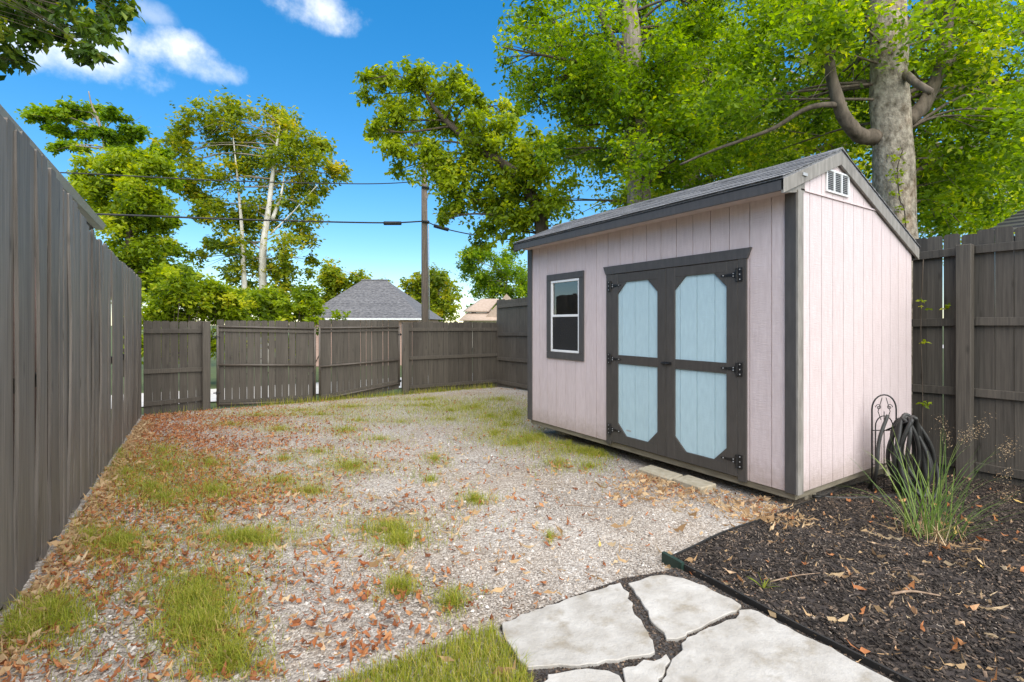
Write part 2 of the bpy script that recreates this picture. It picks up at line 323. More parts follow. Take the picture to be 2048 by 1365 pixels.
# ------------------------------------------------------------------ flagstone path
zz = lambda pts: [(1000+a/1.954, 900+b/1.954) for a, b in pts]
def flat(poly, dz): return [np.array([*G(*p)[:2], float(g(*G(*p)[:2]))+dz]) for p in poly]
base = flat(zz([(0, 700), (100, 652), (475, 515), (640, 486), (690, 470), (1010, 640), (1560, 925), (1900, 1100), (1900, 1300), (60, 1300), (112, 890), (50, 812)]), .008)
path = MB().prism(base, (0, 0, .008)).build('path', 'joint_fill'); tag(path, kind='structure')
def rough_poly(poly, step=.035, amp=.007):
    out = []
    for i in range(len(poly)):
        a, b = poly[i], poly[(i+1) % len(poly)]; n = max(1, int(np.linalg.norm(b-a)/step))
        for k in range(n): out.append(a+(b-a)*k/n+np.array([*rng.normal(0, amp, 2), 0]))
    return out
for pts in ([(8, 702), (110, 660), (300, 592), (470, 541), (488, 565), (512, 620), (528, 668), (560, 715), (598, 775), (607, 812), (500, 842), (380, 862), (230, 872), (112, 880), (55, 812), (12, 745)],
            [(500, 545), (560, 522), (632, 505), (725, 522), (800, 556), (865, 588), (900, 605), (940, 628), (920, 650), (850, 682), (760, 728), (690, 762), (660, 762), (640, 738), (590, 690), (555, 620), (520, 570)],
            [(720, 772), (780, 742), (885, 700), (915, 680), (948, 642), (1012, 658), (1250, 785), (1500, 918), (1850, 1110), (1850, 1290), (700, 1290), (640, 1000), (640, 912), (672, 850), (712, 812)],
            [(476, 884), (560, 852), (658, 833), (662, 850), (640, 890), (618, 930), (600, 1290), (560, 1290), (500, 960)],
            [(190, 912), (250, 893), (330, 886), (430, 894), (470, 915), (490, 960), (540, 1290), (80, 1290), (128, 1000)]):
    top = rough_poly(flat(zz(pts), .014)); mb = MB().prism(top, (0, 0, .02+random.uniform(-.003, .003)))
    mb.build('flagstone', 'flagstone', path, bevel=.003)

# ------------------------------------------------------------------ metal edging
def edging(name, pts, hgt, th, mat, label, lead=None):
    b = pts[0]; t = thing(name, (b[0], b[1], float(g(b[0], b[1]))), label, 'edging')
    mb = MB()
    for a, c in zip(pts[:-1], pts[1:]):
        n = max(2, int(np.linalg.norm(c-a)/.15)); d = (c-a)[:2]/np.linalg.norm((c-a)[:2]); nn = np.array([-d[1], d[0]])*th/2
        L_ = [a[:2]+(c-a)[:2]*k/n+nn*np.sin(k*.9)*.9 for k in range(n+1)]
        for p, q in zip(L_[:-1], L_[1:]):
            zp, zq = float(g(*p)), float(g(*q))
            mb.add([(*(p-nn), zp-.05), (*(q-nn), zq-.05), (*(q+nn), zq-.05), (*(p+nn), zp-.05), (*(p-nn), zp+hgt), (*(q-nn), zq+hgt), (*(q+nn), zq+hgt), (*(p+nn), zp+hgt)],
                   [(3, 2, 1, 0), (4, 5, 6, 7), (0, 1, 5, 4), (1, 2, 6, 5), (2, 3, 7, 6), (3, 0, 4, 7)])
    mb.build('strip', mat, t); return t
e = edging('landscape_edging', [E1, P0, E2], .045, .012, 'edging_black', 'thin black metal landscape edging bending round the corner of the mulch bed')
u2 = -d2[:2]; q = P0+d1*.0
c0 = P0[:2]-d2[:2]*.02-d1[:2]*.012; mb = MB(); z0 = float(P0[2])
mb.box((-.02, -.012, -.05), (.14, .012, .062)); o = mb.build('corner_sleeve', 'edging_green', e)
o.location = (c0[0], c0[1], z0); o.rotation_euler = (0, 0, math.atan2(d2[1], d2[0]))
Q0 = G(985, 1256); Q1 = G(690, 1364); Q2 = Q1+(Q1-Q0)*1.2
e2 = edging('landscape_edging', [Q0, Q1, Q2], .03, .012, 'twig_wood', 'rusty landscape edging between the gravel and the small lawn corner')
MB().box((-.02, -.01, -.03), (.12, .011, .05)).build('corner_sleeve', 'edging_green', e2)
e2.children[-1].location = (Q0[0], Q0[1], Q0[2]); e2.children[-1].rotation_euler = (0, 0, math.atan2(*(Q1-Q0)[[1, 0]]))

# ------------------------------------------------------------------ fences
PL = {}
def plank_mesh(w, h, th, ear, bow=0., split=0):
    key = (round(w, 3), round(h, 2), th, ear, bow, split)
    if key not in PL:
        mb = MB(); n = 5; e_ = ear
        prof = [(-w/2, 0), (w/2, 0)]+[(w/2, h*k/n) for k in range(1, n)]+[(w/2, h-e_), (w/2-e_, h), (-w/2+e_, h), (-w/2, h-e_)]+[(-w/2, h*k/n) for k in range(n-1, 0, -1)]
        f = lambda z: bow*math.sin(z/h*math.pi*1.15)+bow*.6*(z/h)**2
        m = len(prof)
        vs = [(x, f(z), z) for x, z in prof]+[(x, f(z)+th, z) for x, z in prof]
        # strips so that a bowed plank stays planar per quad
        fr = []; L0 = [0]+[m-1-k for k in range(n-1)]; R0 = [1]+[2+k for k in range(n-1)]
        for k in range(n-1): fr.append((L0[k], R0[k], R0[k+1], L0[k+1]))
        lt = L0[-1]; rt = R0[-1]; top = [rt, n+1, n+2, n+3, n+4, lt]
        fr.append(tuple([lt]+top[:-1]))
        fs = fr+[tuple(i+m for i in q[::-1]) for q in fr]+[((i+1) % m, i, i+m, (i+1) % m+m) for i in range(m)]
        PL[key] = mb.add(vs, fs).mesh('plank', None)
    return PL[key]
def put_plank(parent, x, y, z, rz, me, mat, lean=0, tip=0):
    if not me.materials: me.materials.append(MATS[mat])
    o = link('plank', me, parent); o.location = (x, y, z); o.rotation_euler = (tip, lean, rz); return o

# tall fence on the left, flat board face towards the yard (+X)
lf = thing('wooden_fence', (-.84, 6, float(g(-.84, 6))), 'tall weathered grey-brown board fence, warped planks, running beside the gravel under the gutter', 'fence')
y = .4
while y < 12.02:
    wd = random.choice((.12, .135, .14, .14, .15)); top = float(np.interp(y, [3, 4.8, 5.65, 6.33, 8.5, 12], [2.53, 2.5, 2.42, 2.32, 2.29, 2.27]))+random.uniform(-.018, .018)
    z0 = float(g(-.84, y))+random.choice((-.02, -.02, .0, .02, .05)); h = round((top-z0)/.04)*.04
    me = plank_mesh(wd+.008, h, .018, .012, random.choice((-.02, -.01, 0, 0, .008, .016)))
    put_plank(lf, -.83+random.uniform(-.007, .007), y+wd/2, z0, R(90)+random.uniform(-.035, .035), me, 'fence_left', random.uniform(-.003, .003))
    y += wd+random.choice((.001, .002, .003, .006))
for z in (.25, 1.1, 2.0):
    mb = MB(); mb.prism([(-.89, .4, z), (-.93, .4, z), (-.93, .4, z+.09), (-.89, .4, z+.09)], (0, 11.6, -.3)); mb.build('rail', 'fence_left', lf)
for yy in np.arange(.8, 12.1, 2.25):
    MB().box((-1.03, yy, float(g(-1, yy))-.1), (-.935, yy+.09, 2.2-.03*yy)).build('post', 'fence_left', lf)

# back fence (Y = YB), rails towards the yard
YB = 12.05
bx_ = lambda px: float(onY(px, 700, YB)[0])
def back_panel(x0, x1, label, rails, tops=1.5, bottom=None):
    t = thing('wooden_fence', ((x0+x1)/2, YB, float(g((x0+x1)/2, YB))), label, 'fence')
    x = x0
    while x < x1-.03:
        wd = min(.14, x1-x)
        put_plank(t, x+wd/2, YB, float(g(x, YB))-.02, random.uniform(-.01, .01), plank_mesh(wd, 1.84+random.choice((0, .01, .02)), .017, .022), 'fence_brown', random.uniform(-.003, .003))
        x += wd+random.choice((.002, .003, .004, .008, .012))
    for (za, zb) in rails:
        MB().prism([(x0, YB-.04, za), (x0, YB-.002, za), (x0, YB-.002, za+.085), (x0, YB-.04, za+.085)], (x1-x0, 0, zb-za)).build('rail', 'fence_brown', t, bevel=.003)
    return t
xa, xb = bx_(286), bx_(406)
fa = back_panel(xa+.01, xb, 'short dark brown fence panel between the tall board fence and the gate', [(1.23, 1.23), (.44, .44), (-.2, -.16)])
MB().box((xb-.01, YB-.13, -.42), (xb+.13, YB-.003, 1.47)).build('post', 'fence_brown', fa, bevel=.004)
xc, xd = bx_(814), bx_(996)
fb = back_panel(xc, xd, 'long dark brown fence panel between the gate and the corner by the shed', [(1.23, 1.22), (.5, .5), (-.24, -.24)])
MB().box((bx_(803), YB-.11, -.42), (xc+.01, YB-.003, 1.46)).build('post', 'fence_brown', fb, bevel=.004)
MB().box((xd-.02, YB-.1, -.42), (xd+.09, YB+.0, 1.75)).build('post', 'fence_brown', fb, bevel=.004)
def gate(pxa, pxb, label, tubes, hinge_right):
    x0, x1 = bx_(pxa), bx_(pxb); zg = float(g((x0+x1)/2, YB))
    t = thing('gate_leaf', ((x0+x1)/2, YB, zg), label, 'gate', 'double gate leaves')
    x = x0+.01; n = round((x1-x0)/.142); wd = (x1-x0-.02)/n-.004
    for k in range(n):
        gp = random.choice((0, 0, .003, .006, .01)); f = (k+.5)/n
        zb = tubes[2][0]+(tubes[2][1]-tubes[2][0])*f-.14 if hinge_right else zg+.03
        tp = 1.5-.03*f*(0 if hinge_right else 1)
        put_plank(t, x+wd/2, YB, max(zb, zg-.01), random.uniform(-.01, .01), plank_mesh(wd-gp, round((tp-max(zb, zg-.01))/.02)*.02, .017, .02), 'fence_brown', random.uniform(-.004, .004)); x += wd+.004
    for (a, b) in tubes:
        MB().tube([(x0+.02, YB-.035, a), (x1-.02, YB-.035, b)], .024, 10).build('tube_rail', 'fence_frame', t, True)
        if a == tubes[0][0] or a == tubes[2][0]:
            dz = -.07 if a == tubes[0][0] else .06
            MB().prism([(x0+.04, YB-.03, a+dz-.03), (x0+.04, YB-.002, a+dz-.03), (x0+.04, YB-.002, a+dz+.03), (x0+.04, YB-.03, a+dz+.03)], (x1-x0-.08, 0, b-a)).build('rail', 'fence_brown', t)
    for xx, i in ((x0+.02, 0), (x1-.02, 1)):
        MB().tube([(xx, YB-.035, tubes[2][i]-.06), (xx, YB-.035, tubes[0][i]+.03)], .024, 10).build('upright_tube', 'fence_frame', t, True)
    hx = x1 if hinge_right else x0
    for z in (1.15, -.02):
        MB().tube([(hx-.06, YB-.05, z), (hx+.07, YB-.05, z)], .012, 8).box((hx-.012, YB-.075, z-.03), (hx+.012, YB-.03, z+.03)).build('hinge', 'black_iron', t)
    return t
g1 = gate(433, 631, 'wider dark brown gate leaf whose tube frame sags towards the middle, level bottom tube', [(1.36, 1.305), (.56, .465), (-.26, -.36)], False)
g2 = gate(637, 799, 'narrower dark brown gate leaf with its bottom tube slanting up towards the hinge post', [(1.32, 1.335), (.43, .51), (-.33, -.08)], True)
xg = bx_(634)
MB().tube([(xg-.09, YB-.075, .3), (xg-.09, YB-.075, -.33)], .009, 6).tube([(xg-.09, YB-.075, .3), (xg-.13, YB-.075, .3)], .009, 6).build('drop_bolt', 'black_iron', g1, True)
MB().tube([(bx_(800)+.05, YB-.06, 1.42), (bx_(800)+.05, YB-.06, -.35)], .03, 10).build('hinge_pipe', 'fence_frame', g2, True)

# right-hand fence along X = XR, rails and posts towards the yard
XR = 7.25
rf = thing('wooden_fence', (XR, 5, float(g(XR, 5))), 'tall dark brown fence with rails and posts, running behind the pink shed', 'fence')
y = -2.4
while y < 12.0:
    wd = random.choice((.138, .14, .142)); tp = 2.44-.35*max(0, min(1, (y-2.5)/8)); z0 = float(g(XR, y))+.02
    me = plank_mesh(wd, round((tp+random.uniform(-.015, .015)-z0)/.03)*.03, .017, .02)
    o = put_plank(rf, XR+.0, y+wd/2, z0, R(-90)+random.uniform(-.012, .012), me, 'fence_brown', random.uniform(-.003, .003)); y += wd+random.choice((.002, .003, .005, .008, .012))
for z, z2 in ((2.19, 1.86), (1.40, 1.08), (.62, .40), (-.19, -.25)):
    yp = -2.4
    for yn in (-.55, 1.82, 4.2, 6.6, 9.0, 11.95):
        f = lambda yy: z+(z2-z)*max(0, min(1, (yy-2.5)/8))
        MB().prism([(XR-.042, yp, f(yp)), (XR-.004, yp, f(yp)), (XR-.004, yp, f(yp)+.09), (XR-.042, yp, f(yp)+.09)], (0, yn-yp-.006, f(yn)-f(yp))).build('rail', 'fence_brown', rf, bevel=.003); yp = yn
for yy in (-.55, 1.82, 4.2, 6.6, 9.0):
    MB().box((XR-.15, yy, float(g(XR, yy))-.12), (XR-.044, yy+.13, 2.29-.3*max(0, min(1, (yy-2.5)/8)))).build('post', 'fence_brown', rf, bevel=.005)

# ------------------------------------------------------------------ shed
XF, XK, YN, YF = 4.26, 6.66, 2.2, 6.13          # front, back, near and far walls
ZB, ZE = -.01, 2.56; RX, RZ = 4.97, 2.985; EX, EZ = 4.0, 2.585; BX, BZ = 6.76, 2.245
shed = thing('garden_shed', ((XF+XK)/2, (YN+YF)/2, -.2), 'pink garden shed with dark trim, pale blue double doors and shingled saltbox roof', 'shed')
roofz = lambda x: (EZ+(RZ-EZ)*(x-EX)/(RX-EX) if x < RX else RZ+(BZ-RZ)*(x-RX)/(BX-RX))
# floor frame and blocks
for (a, b) in (((XF+.02, YN+.02, -.075), (XF+.06, YF-.02, ZB)), ((XK-.06, YN+.02, -.075), (XK-.02, YF-.02, ZB)), ((XF+.063, YN+.02, -.072), (XK-.063, YN+.06, ZB-.002)), ((XF+.063, YF-.06, -.072), (XK-.063, YF-.02, ZB-.002))):
    MB().box(a, b).build('floor_beam', 'skid_wood', shed, bevel=.004)
MB().box((XF+.064, YN+.064, -.04), (XK-.064, YF-.064, .0)).build('floor', 'dark_room', shed)
for x in (XF+.38, XK-.3):
    for yy in (YN+.12, 4.1, YF-.35):
        MB().box((x, yy, float(g(x, yy))-.05), (x+.2, yy+.2, -.04)).build('block', 'paver', shed, bevel=.006)
# siding boards with recessed grooves
WY0, WY1, WZ0, WZ1 = 4.965, 5.58, 1.03, 2.02      # window opening
DY0, DY1, DZ1 = 2.72, 4.375, 2.015               # door opening
fwall = MB()
for a, b in (((XF+.012, YN+.02, ZB+.005), (XF+.03, DY0, ZE)), ((XF+.012, DY1, ZB+.005), (XF+.03, WY0, ZE)), ((XF+.012, WY1, ZB+.005), (XF+.03, YF-.02, ZE)), ((XF+.012, DY0, DZ1), (XF+.03, DY1, ZE)),
             ((XF+.012, WY0, ZB+.005), (XF+.03, WY1, WZ0)), ((XF+.012, WY0, WZ1), (XF+.03, WY1, ZE))): fwall.box(a, b)
fwall = fwall.build('front_wall', 'pink_groove', shed)
GR = .0035; y = YN+.01; bw = .2032
while y < YF-.02:
    a, b = y+GR, min(y+bw, YF-.01)-GR
    holes = []
    if a < DY1 and b > DY0: holes.append((ZB-.01, DZ1, DY0, DY1))
    if a < WY1 and b > WY0: holes.append((WZ0, WZ1, WY0, WY1))
    mb = None
    if not holes: MB().box((XF, a, ZB), (XF+.011, b, ZE)).build('siding_board', 'pink_siding', fwall)
    for (h0, h1, q0, q1) in holes:
        if h0 > ZB: MB().box((XF, a, ZB), (XF+.011, b, h0)).build('siding_board', 'pink_siding', fwall)
        mb = MB().box((XF, a, h1), (XF+.011, b, ZE))
        if a < q0 - .004: mb.box((XF, a, max(h0, ZB)), (XF+.011, q0, h1))
        if b > q1 + .004: mb.box((XF, q1, max(h0, ZB)), (XF+.011, b, h1))
        mb.build('siding_board', 'pink_siding', fwall)
    y += bw
def gable(yw, s, name):
    """end wall at y = yw, outside towards s (-1 near, +1 far)"""
    inner = MB().prism([(XF+.02, yw-s*.012, ZB+.005), (XK-.02, yw-s*.012, ZB+.005), (XK-.02, yw-s*.012, roofz(XK)-.05), (RX, yw-s*.012, RZ-.05), (XF+.02, yw-s*.012, roofz(XF)-.03)], (0, -s*.02, 0)).build(name, 'pink_groove', shed)
    x = XF+.01
    while x < XK-.02:
        a, b = x+GR, min(x+bw, XK-.01)-GR
        top = min(roofz(a), roofz(b))
        def piece(lo, cut):
            pts = [(a, lo), (b, lo)]
            if cut is not None: pts += [(b, min(cut, roofz(b)-.03)), (a, min(cut, roofz(a)-.03))]
            else:
                pts += [(b, roofz(b)-.03)]
                if a < RX < b: pts += [(RX, RZ-.03)]
                pts += [(a, roofz(a)-.03)]
            if max(p[1] for p in pts) <= lo+.01: return
            pts = [(px_, max(lo, pz_)) for px_, pz_ in pts]
            MB().prism([(px_, yw, pz_) for px_, pz_ in pts], (0, -s*.011, 0)).build('siding_board', 'pink_siding', inner)
        if s < 0:
            piece(ZB, 2.545); piece(2.565, None)
        else: piece(ZB, None)
        x += bw
    if s < 0: MB().box((XF+.05, yw-.012, 2.548), (6.0, yw-.001, 2.562)).build('flashing', 'pink_siding', inner)
    return inner
near = gable(YN, -1, 'gable_wall'); far = gable(YF, 1, 'gable_wall')
MB().box((XK-.03, YN+.02, ZB), (XK, YF-.02, roofz(XK)-.05)).build('back_wall', 'pink_siding', shed)
# corner trim
MB().box((XF-.018, YN-.002, ZB-.005), (XF-.001, YN+.09, ZE)).build('corner_board', 'trim_dark', shed, bevel=.002)
MB().box((XF-.018, YN-.022, ZB-.005), (XF+.07, YN-.003, ZE-.02)).build('corner_board', 'trim_worn', shed, bevel=.002)
MB().box((XF-.018, YF-.09, ZB-.005), (XF-.001, YF+.0, ZE)).build('corner_board', 'trim_dark', shed, bevel=.002)
MB().box((XF-.018, YF+.001, ZB-.005), (XF+.07, YF+.02, ZE)).build('corner_board', 'trim_dark', shed, bevel=.002)
# roof
YR0, YR1 = YN-.03, YF+.03
deck = MB().prism([(EX, YR0, EZ), (RX, YR0, RZ), (BX, YR0, BZ), (BX, YR0, BZ+.02), (RX, YR0, RZ+.022), (EX, YR0, EZ+.022)], (0, YR1-YR0, 0)).build('roof', 'shingle_grey', shed)
def slope(x0, z0, x1, z1):
    d = Vector((x1-x0, 0, z1-z0)); Ls = d.length; d.normalize(); nrm = Vector((-d.z, 0, d.x)); nrm = nrm if nrm.z > 0 else -nrm
    n = int(Ls/.135)+1; me = {}
    for k in range(n):
        y = YR0-.012-(.15 if k % 2 else 0); s0 = k*.135-.015
        while y < YR1:
            a, b = max(y, YR0-.012), min(y+.3, YR1+.012)
            if b-a > .02:
                key = round(b-a, 3)
                ln = min(.19, Ls-s0+.02)
                m = MB(); e0 = Vector((0, 0, 0)); wv = Vector((0, b-a-.006, 0)); u = d*ln
                m.prism([e0+nrm*.008, e0+nrm*.008+wv, u+wv, u], nrm*.006)
                mk = (key, round(ln, 3))
                if mk not in me: me[mk] = m.mesh('shingle', 'shingle_grey')
                o = link('shingle', me[mk], deck); o.location = Vector((x0, a+.003, z0+.0225))+d*s0+nrm*random.uniform(.0, .003)
            y += .3
slope(EX, EZ, RX, RZ); slope(BX, BZ, RX, RZ)
y = YR0-.012
while y < YR1:
    MB().add([(RX-.13, y, RZ-.02), (RX, y, RZ+.045), (RX+.13, y, RZ-.02), (RX-.13, y+.27, RZ-.026), (RX, y+.27, RZ+.038), (RX+.13, y+.27, RZ-.026), (RX-.13, y, RZ-.03), (RX, y, RZ+.03), (RX+.13, y, RZ-.03)],
             [(0, 1, 4, 3), (1, 2, 5, 4), (6, 7, 1, 0), (7, 8, 2, 1)]).build('ridge_cap', 'shingle_grey', deck); y += .25
MB().box((EX-.0, YR0+.0, EZ-.085), (EX+.02, YR1, EZ+.012)).build('fascia', 'trim_dark', shed, bevel=.002)
MB().box((BX-.02, YR0, BZ-.1), (BX, YR1, BZ+.008)).build('fascia', 'trim_dark', shed)
# soffit: panels with joints
y = YR0+.025
while y < YR1-.05:
    b = min(y+.4, YR1-.02); MB().box((EX+.021, y, ZE-.035), (XF-.002, b-.004, ZE-.022)).build('soffit_panel', 'soffit', shed); y += .4
def rake(x0, z0, x1, z1, yw, s, wd, mat):
    d = Vector((x1-x0, 0, z1-z0)); 
    MB().prism([(x0, yw, z0), (x1, yw, z1), (x1, yw, z1-wd), (x0, yw, z0-wd)], (0, s*.022, 0)).build('rake_board', mat, shed, bevel=.002)
rake(EX+.0, EZ+.004, RX, RZ-.0, YN-.0125, -1, .115, 'trim_worn'); rake(RX+.001, RZ, BX, BZ+.003, YN-.0125, -1, .12, 'trim_worn')
rake(EX, EZ, RX, RZ, YF+.0125, 1, .11, 'trim_dark'); rake(RX+.001, RZ, BX, BZ, YF+.0125, 1, .11, 'trim_dark')
MB().prism([(EX+.03, YN-.012, EZ-.1), (XF+.11, YN-.012, ZE-.022), (XF+.11, YN-.012, ZE+.09), (EX+.03, YN-.012, EZ-.09)], (0, .011, 0)).build('eave_return', 'trim_worn', shed)
MB().box((EX+.28, YN-.045, EZ+.075), (EX+.35, YN-.036, EZ+.10)).build('metal_clip', 'metal_grey', shed)
# gable vent
vt = MB(); vx0, vx1, vz0, vz1 = 4.74, 5.16, 2.6, 2.805; yv = YN-.002
for a, b in (((vx0, vz0), (vx1, vz0+.014)), ((vx0, vz1-.014), (vx1, vz1)), ((vx0, vz0+.014), (vx0+.014, vz1-.014)), ((vx1-.014, vz0+.014), (vx1, vz1-.014)), ((vx0+.135, vz0+.014), (vx0+.149, vz1-.014)), ((vx0+.272, vz0+.014), (vx0+.286, vz1-.014))):
    vt.box((a[0], yv-.016, a[1]), (b[0], yv, b[1]))
vt = vt.build('gable_vent', 'white_vinyl', shed)
MB().box((vx0+.012, yv-.003, vz0+.012), (vx1-.012, yv-.001, vz1-.012)).build('vent_backing', 'black_iron', vt)
for c0_, c1_ in ((vx0+.015, vx0+.134), (vx0+.15, vx0+.271), (vx0+.287, vx1-.015)):
    for k in range(10):
        z = vz0+.02+k*.0172
        MB().prism([(c0_, yv-.013, z), (c1_, yv-.013, z), (c1_, yv-.005, z+.0045), (c0_, yv-.005, z+.0045)], (0, .0, .0022)).build('louvre', 'white_vinyl', vt)
# window
wn = MB()
ty0, ty1, tz0, tz1 = 4.876, 5.67, .935, 2.11
for a, b in (((ty0, tz0), (ty1, WZ0-.004)), ((ty0, WZ1+.004), (ty1, tz1)), ((ty0, WZ0-.002), (WY0+.002, WZ1+.002)), ((WY1-.002, WZ0-.002), (ty1, WZ1+.002))):
    wn.box((XF-.02, a[0], a[1]), (XF-.001, b[0], b[1]))
wn = wn.build('window', 'trim_dark', shed, bevel=.002)
fr = MB(); fw_ = .032
for a, b in (((WY0, WZ0), (WY1, WZ0+fw_)), ((WY0, WZ1-fw_), (WY1, WZ1)), ((WY0, WZ0+fw_), (WY0+fw_, WZ1-fw_)), ((WY1-fw_, WZ0+fw_), (WY1, WZ1-fw_))): fr.box((XF-.012, a[0]+.001, a[1]+.001), (XF+.03, b[0]-.001, b[1]-.001))
fr.build('frame', 'white_vinyl', wn, bevel=.002)
zm = 1.53
MB().box((XF-.008, WY0+fw_+.001, zm-.016), (XF+.02, WY1-fw_-.001, zm+.016)).build('meeting_rail', 'white_vinyl', wn, bevel=.002)
MB().box((XF+.012, WY0+fw_, zm+.016), (XF+.016, WY1-fw_, WZ1-fw_)).build('pane', 'window_glass', wn)
MB().box((XF+.006, WY0+fw_, WZ0+fw_), (XF+.01, WY1-fw_, zm-.016)).build('pane', 'window_glass', wn)
MB().box((XF-.003, WY0+fw_, WZ0+fw_), (XF-.002, WY1-fw_, zm-.016)).build('insect_screen', 'screen_mesh', wn)
for yy in (WY0-.03, WY1-.005, 4.42, YF-.1): MB().box((XF+.034, yy, 0), (XF+.12, yy+.04, ZE)).build('stud', 'stud_wood', shed)
MB().box((XF+.034, YN+.05, ZE-.06), (XK-.05, YF-.05, ZE-.045)).build('loft_panel', 'dark_room', shed)
# doors
for ja, jb in ((DY0-.083, DY0), (DY1, DY1+.08)): MB().box((XF-.022, ja, ZB-.02), (XF-.001, jb, DZ1)).build('door_jamb', 'door_brown', shed, bevel=.002)
MB().prism([(XF-.026, DY0-.092, DZ1+.001), (XF-.026, DY1+.09, DZ1+.001), (XF-.026, DY1+.13, DZ1+.098), (XF-.026, DY0-.132, DZ1+.098)], (.025, 0, 0)).build('door_header', 'trim_dark', shed, bevel=.002)
YM = (DY0+DY1)/2
def door(y0, y1, side):
    z0, z1 = .004, DZ1-.006; st = .112; ch = .135; X0 = XF-.024; X1 = XF-.003
    pa = MB().box((XF+.001, y0+.01, z0+.01), (XF+.02, y1-.01, z1-.01)).build('door', 'pink_groove', shed); pa.data.materials[0] = MATS['blue_panel']
    f = lambda yy0, yy1, zz0, zz1, nm: MB().box((X0, yy0, zz0), (X1, yy1, zz1)).build(nm, 'door_brown', pa, bevel=.002)
    f(y0, y0+st, z0, z1, 'stile'); f(y1-st, y1, z0, z1, 'stile')
    e_ = .0008
    f(y0+st+e_, y1-st-e_, z1-.1, z1-.001, 'rail'); f(y0+st+e_, y1-st-e_, .95, 1.05, 'rail'); f(y0+st+e_, y1-st-e_, z0+.001, z0+.105, 'rail')
    for yy, dy in ((y0+st+e_, ch), (y1-st-e_, -ch)):
        MB().prism([(X0, yy, z1-.1-e_), (X0, yy+dy, z1-.1-e_), (X0, yy, z1-.1-e_-ch)], (X1-X0, 0, 0)).build('corner_gusset', 'door_brown', pa, bevel=.0015)
        MB().prism([(X0, yy, z0+.105+e_), (X0, yy+dy, z0+.105+e_), (X0, yy, z0+.105+e_+ch)], (X1-X0, 0, 0)).build('corner_gusset', 'door_brown', pa, bevel=.0015)
    y = y0+st-.07
    while y < y1-st:
        a, b = max(y, y0+st-.02), min(y+bw, y1-st+.02)
        if b-a > .01:
            MB().box((XF-.0075, a+.003, 1.04), (XF+.0, b-.003, z1-.09)).build('panel_board', 'blue_panel', pa)
            MB().box((XF-.0075, a+.003, z0+.09), (XF+.0, b-.003, .96)).build('panel_board', 'blue_panel', pa)
        y += bw
    for z in (1.875, 1.0, .15):
        hy = y0 if side < 0 else y1; s = -side                       # strap runs into the leaf
        h = MB()
        ya, yb = sorted((hy-s*.052, hy-s*.008)); h.box((X0-.008, ya, z-.062), (X0-.0005, yb, z+.062))
        h.tube([(X0-.01, hy, z-.06), (X0-.01, hy, z+.06)], .011, 8)
        h.prism([(X0-.0062, hy+s*.008, z-.034), (X0-.0062, hy+s*.06, z-.014), (X0-.0062, hy+s*.16, z-.008), (X0-.0062, hy+s*.172, z), (X0-.0062, hy+s*.16, z+.008), (X0-.0062, hy+s*.06, z+.014), (X0-.0062, hy+s*.008, z+.034)], (.0055, 0, 0))
        hg = h.build('hinge', 'black_iron', pa)
        for dy, dz in ((-.03, .046), (-.03, -.046), (-.03, 0), (.035, .012), (.035, -.012), (.14, 0)):
            MB().tube([(X0-.012, hy+s*dy, z+dz), (X0-.006, hy+s*dy, z+dz)], .006, 6).build('hinge_screw', 'metal_grey', pa)
    return pa
dn = door(DY0+.003, YM-.003, -1); df = door(YM+.003, DY1-.003, 1)
MB().box((XF-.032, YM-.075, .985), (XF-.0245, YM+.04, 1.015)).tube([(XF-.045, YM-.06, 1.0), (XF-.045, YM+.045, 1.0)], .009, 8).tube([(XF-.045, YM-.03, 1.0), (XF-.07, YM-.03, .99)], .007, 6).build('latch', 'black_iron', dn)
MB().box((XF-.0095, 4.06, .172), (XF-.0077, 4.13, .187)).build('maker_plate', 'metal_grey', df)

# two concrete pavers used as a step
for k, (a, b, c, rz_, zt) in enumerate((((4.02, 3.44), .40, .21, .05, .075), ((4.04, 3.04), .34, .21, -.08, .07))):
    z = float(g(*a)); o = MB().box((-c/2, -b/2, -.02), (c/2, b/2, zt)).build('paver_block', 'paver', None, bevel=.008)
    o.location = (a[0], a[1], z); o.rotation_euler = (R(1.2-2*k), R(-1.5), rz_)
    tag(o, ['tan concrete paver block under the middle of the shed doors, farther from the shed corner', 'tan concrete paver block before the hinge side of the shed doors, nearer the shed corner'][k], 'paver')

# ------------------------------------------------------------------ hose on its stand
hb = np.array([5.52, 2.04, 0]); hb[2] = float(g(hb[0], hb[1]))
hw = np.array([.86, -.5, 0]); hn = np.array([-.5, -.86, 0])
stand = thing('hose_stand', hb, 'black wrought iron hose stand with scrolled arch top beside the shed wall', 'hose stand')
def loc(u, z, n=0.): return hb+hw*u+hn*n+np.array([0, 0, z])
arch = lambda r, zc, z0: [loc(-r, z0)]+[loc(-r*math.cos(a), zc+r*1.15*math.sin(a)) for a in np.linspace(0, math.pi, 13)]+[loc(r, z0)]
MB().tube(arch(.12, .82, -.05), .007, 6).build('outer_arch', 'black_iron', stand, True)
MB().tube(arch(.085, .66, -.05), .005, 6).build('inner_arch', 'black_iron', stand, True)
for s in (-1, 1):
    sp = [loc(s*(.055+.03*(1-k/20)*math.cos(k*.5)), .84+.03*(1-k/20)*math.sin(k*.5)) for k in range(20)]
    MB().tube(sp, .0035, 5).build('scroll', 'black_iron', stand, True)
    MB().tube([loc(s*.03, .72), loc(s*.06, .80), loc(s*.02, .93)], .0035, 5).build('scroll', 'black_iron', stand, True)
for z in (.62, .3, .08): MB().tube([loc(-.12, z), loc(.12, z)], .005, 6).build('crossbar', 'black_iron', stand, True)
MB().tube([loc(0, .80), loc(0, .08)], .004, 6).build('centre_bar', 'black_iron', stand, True)
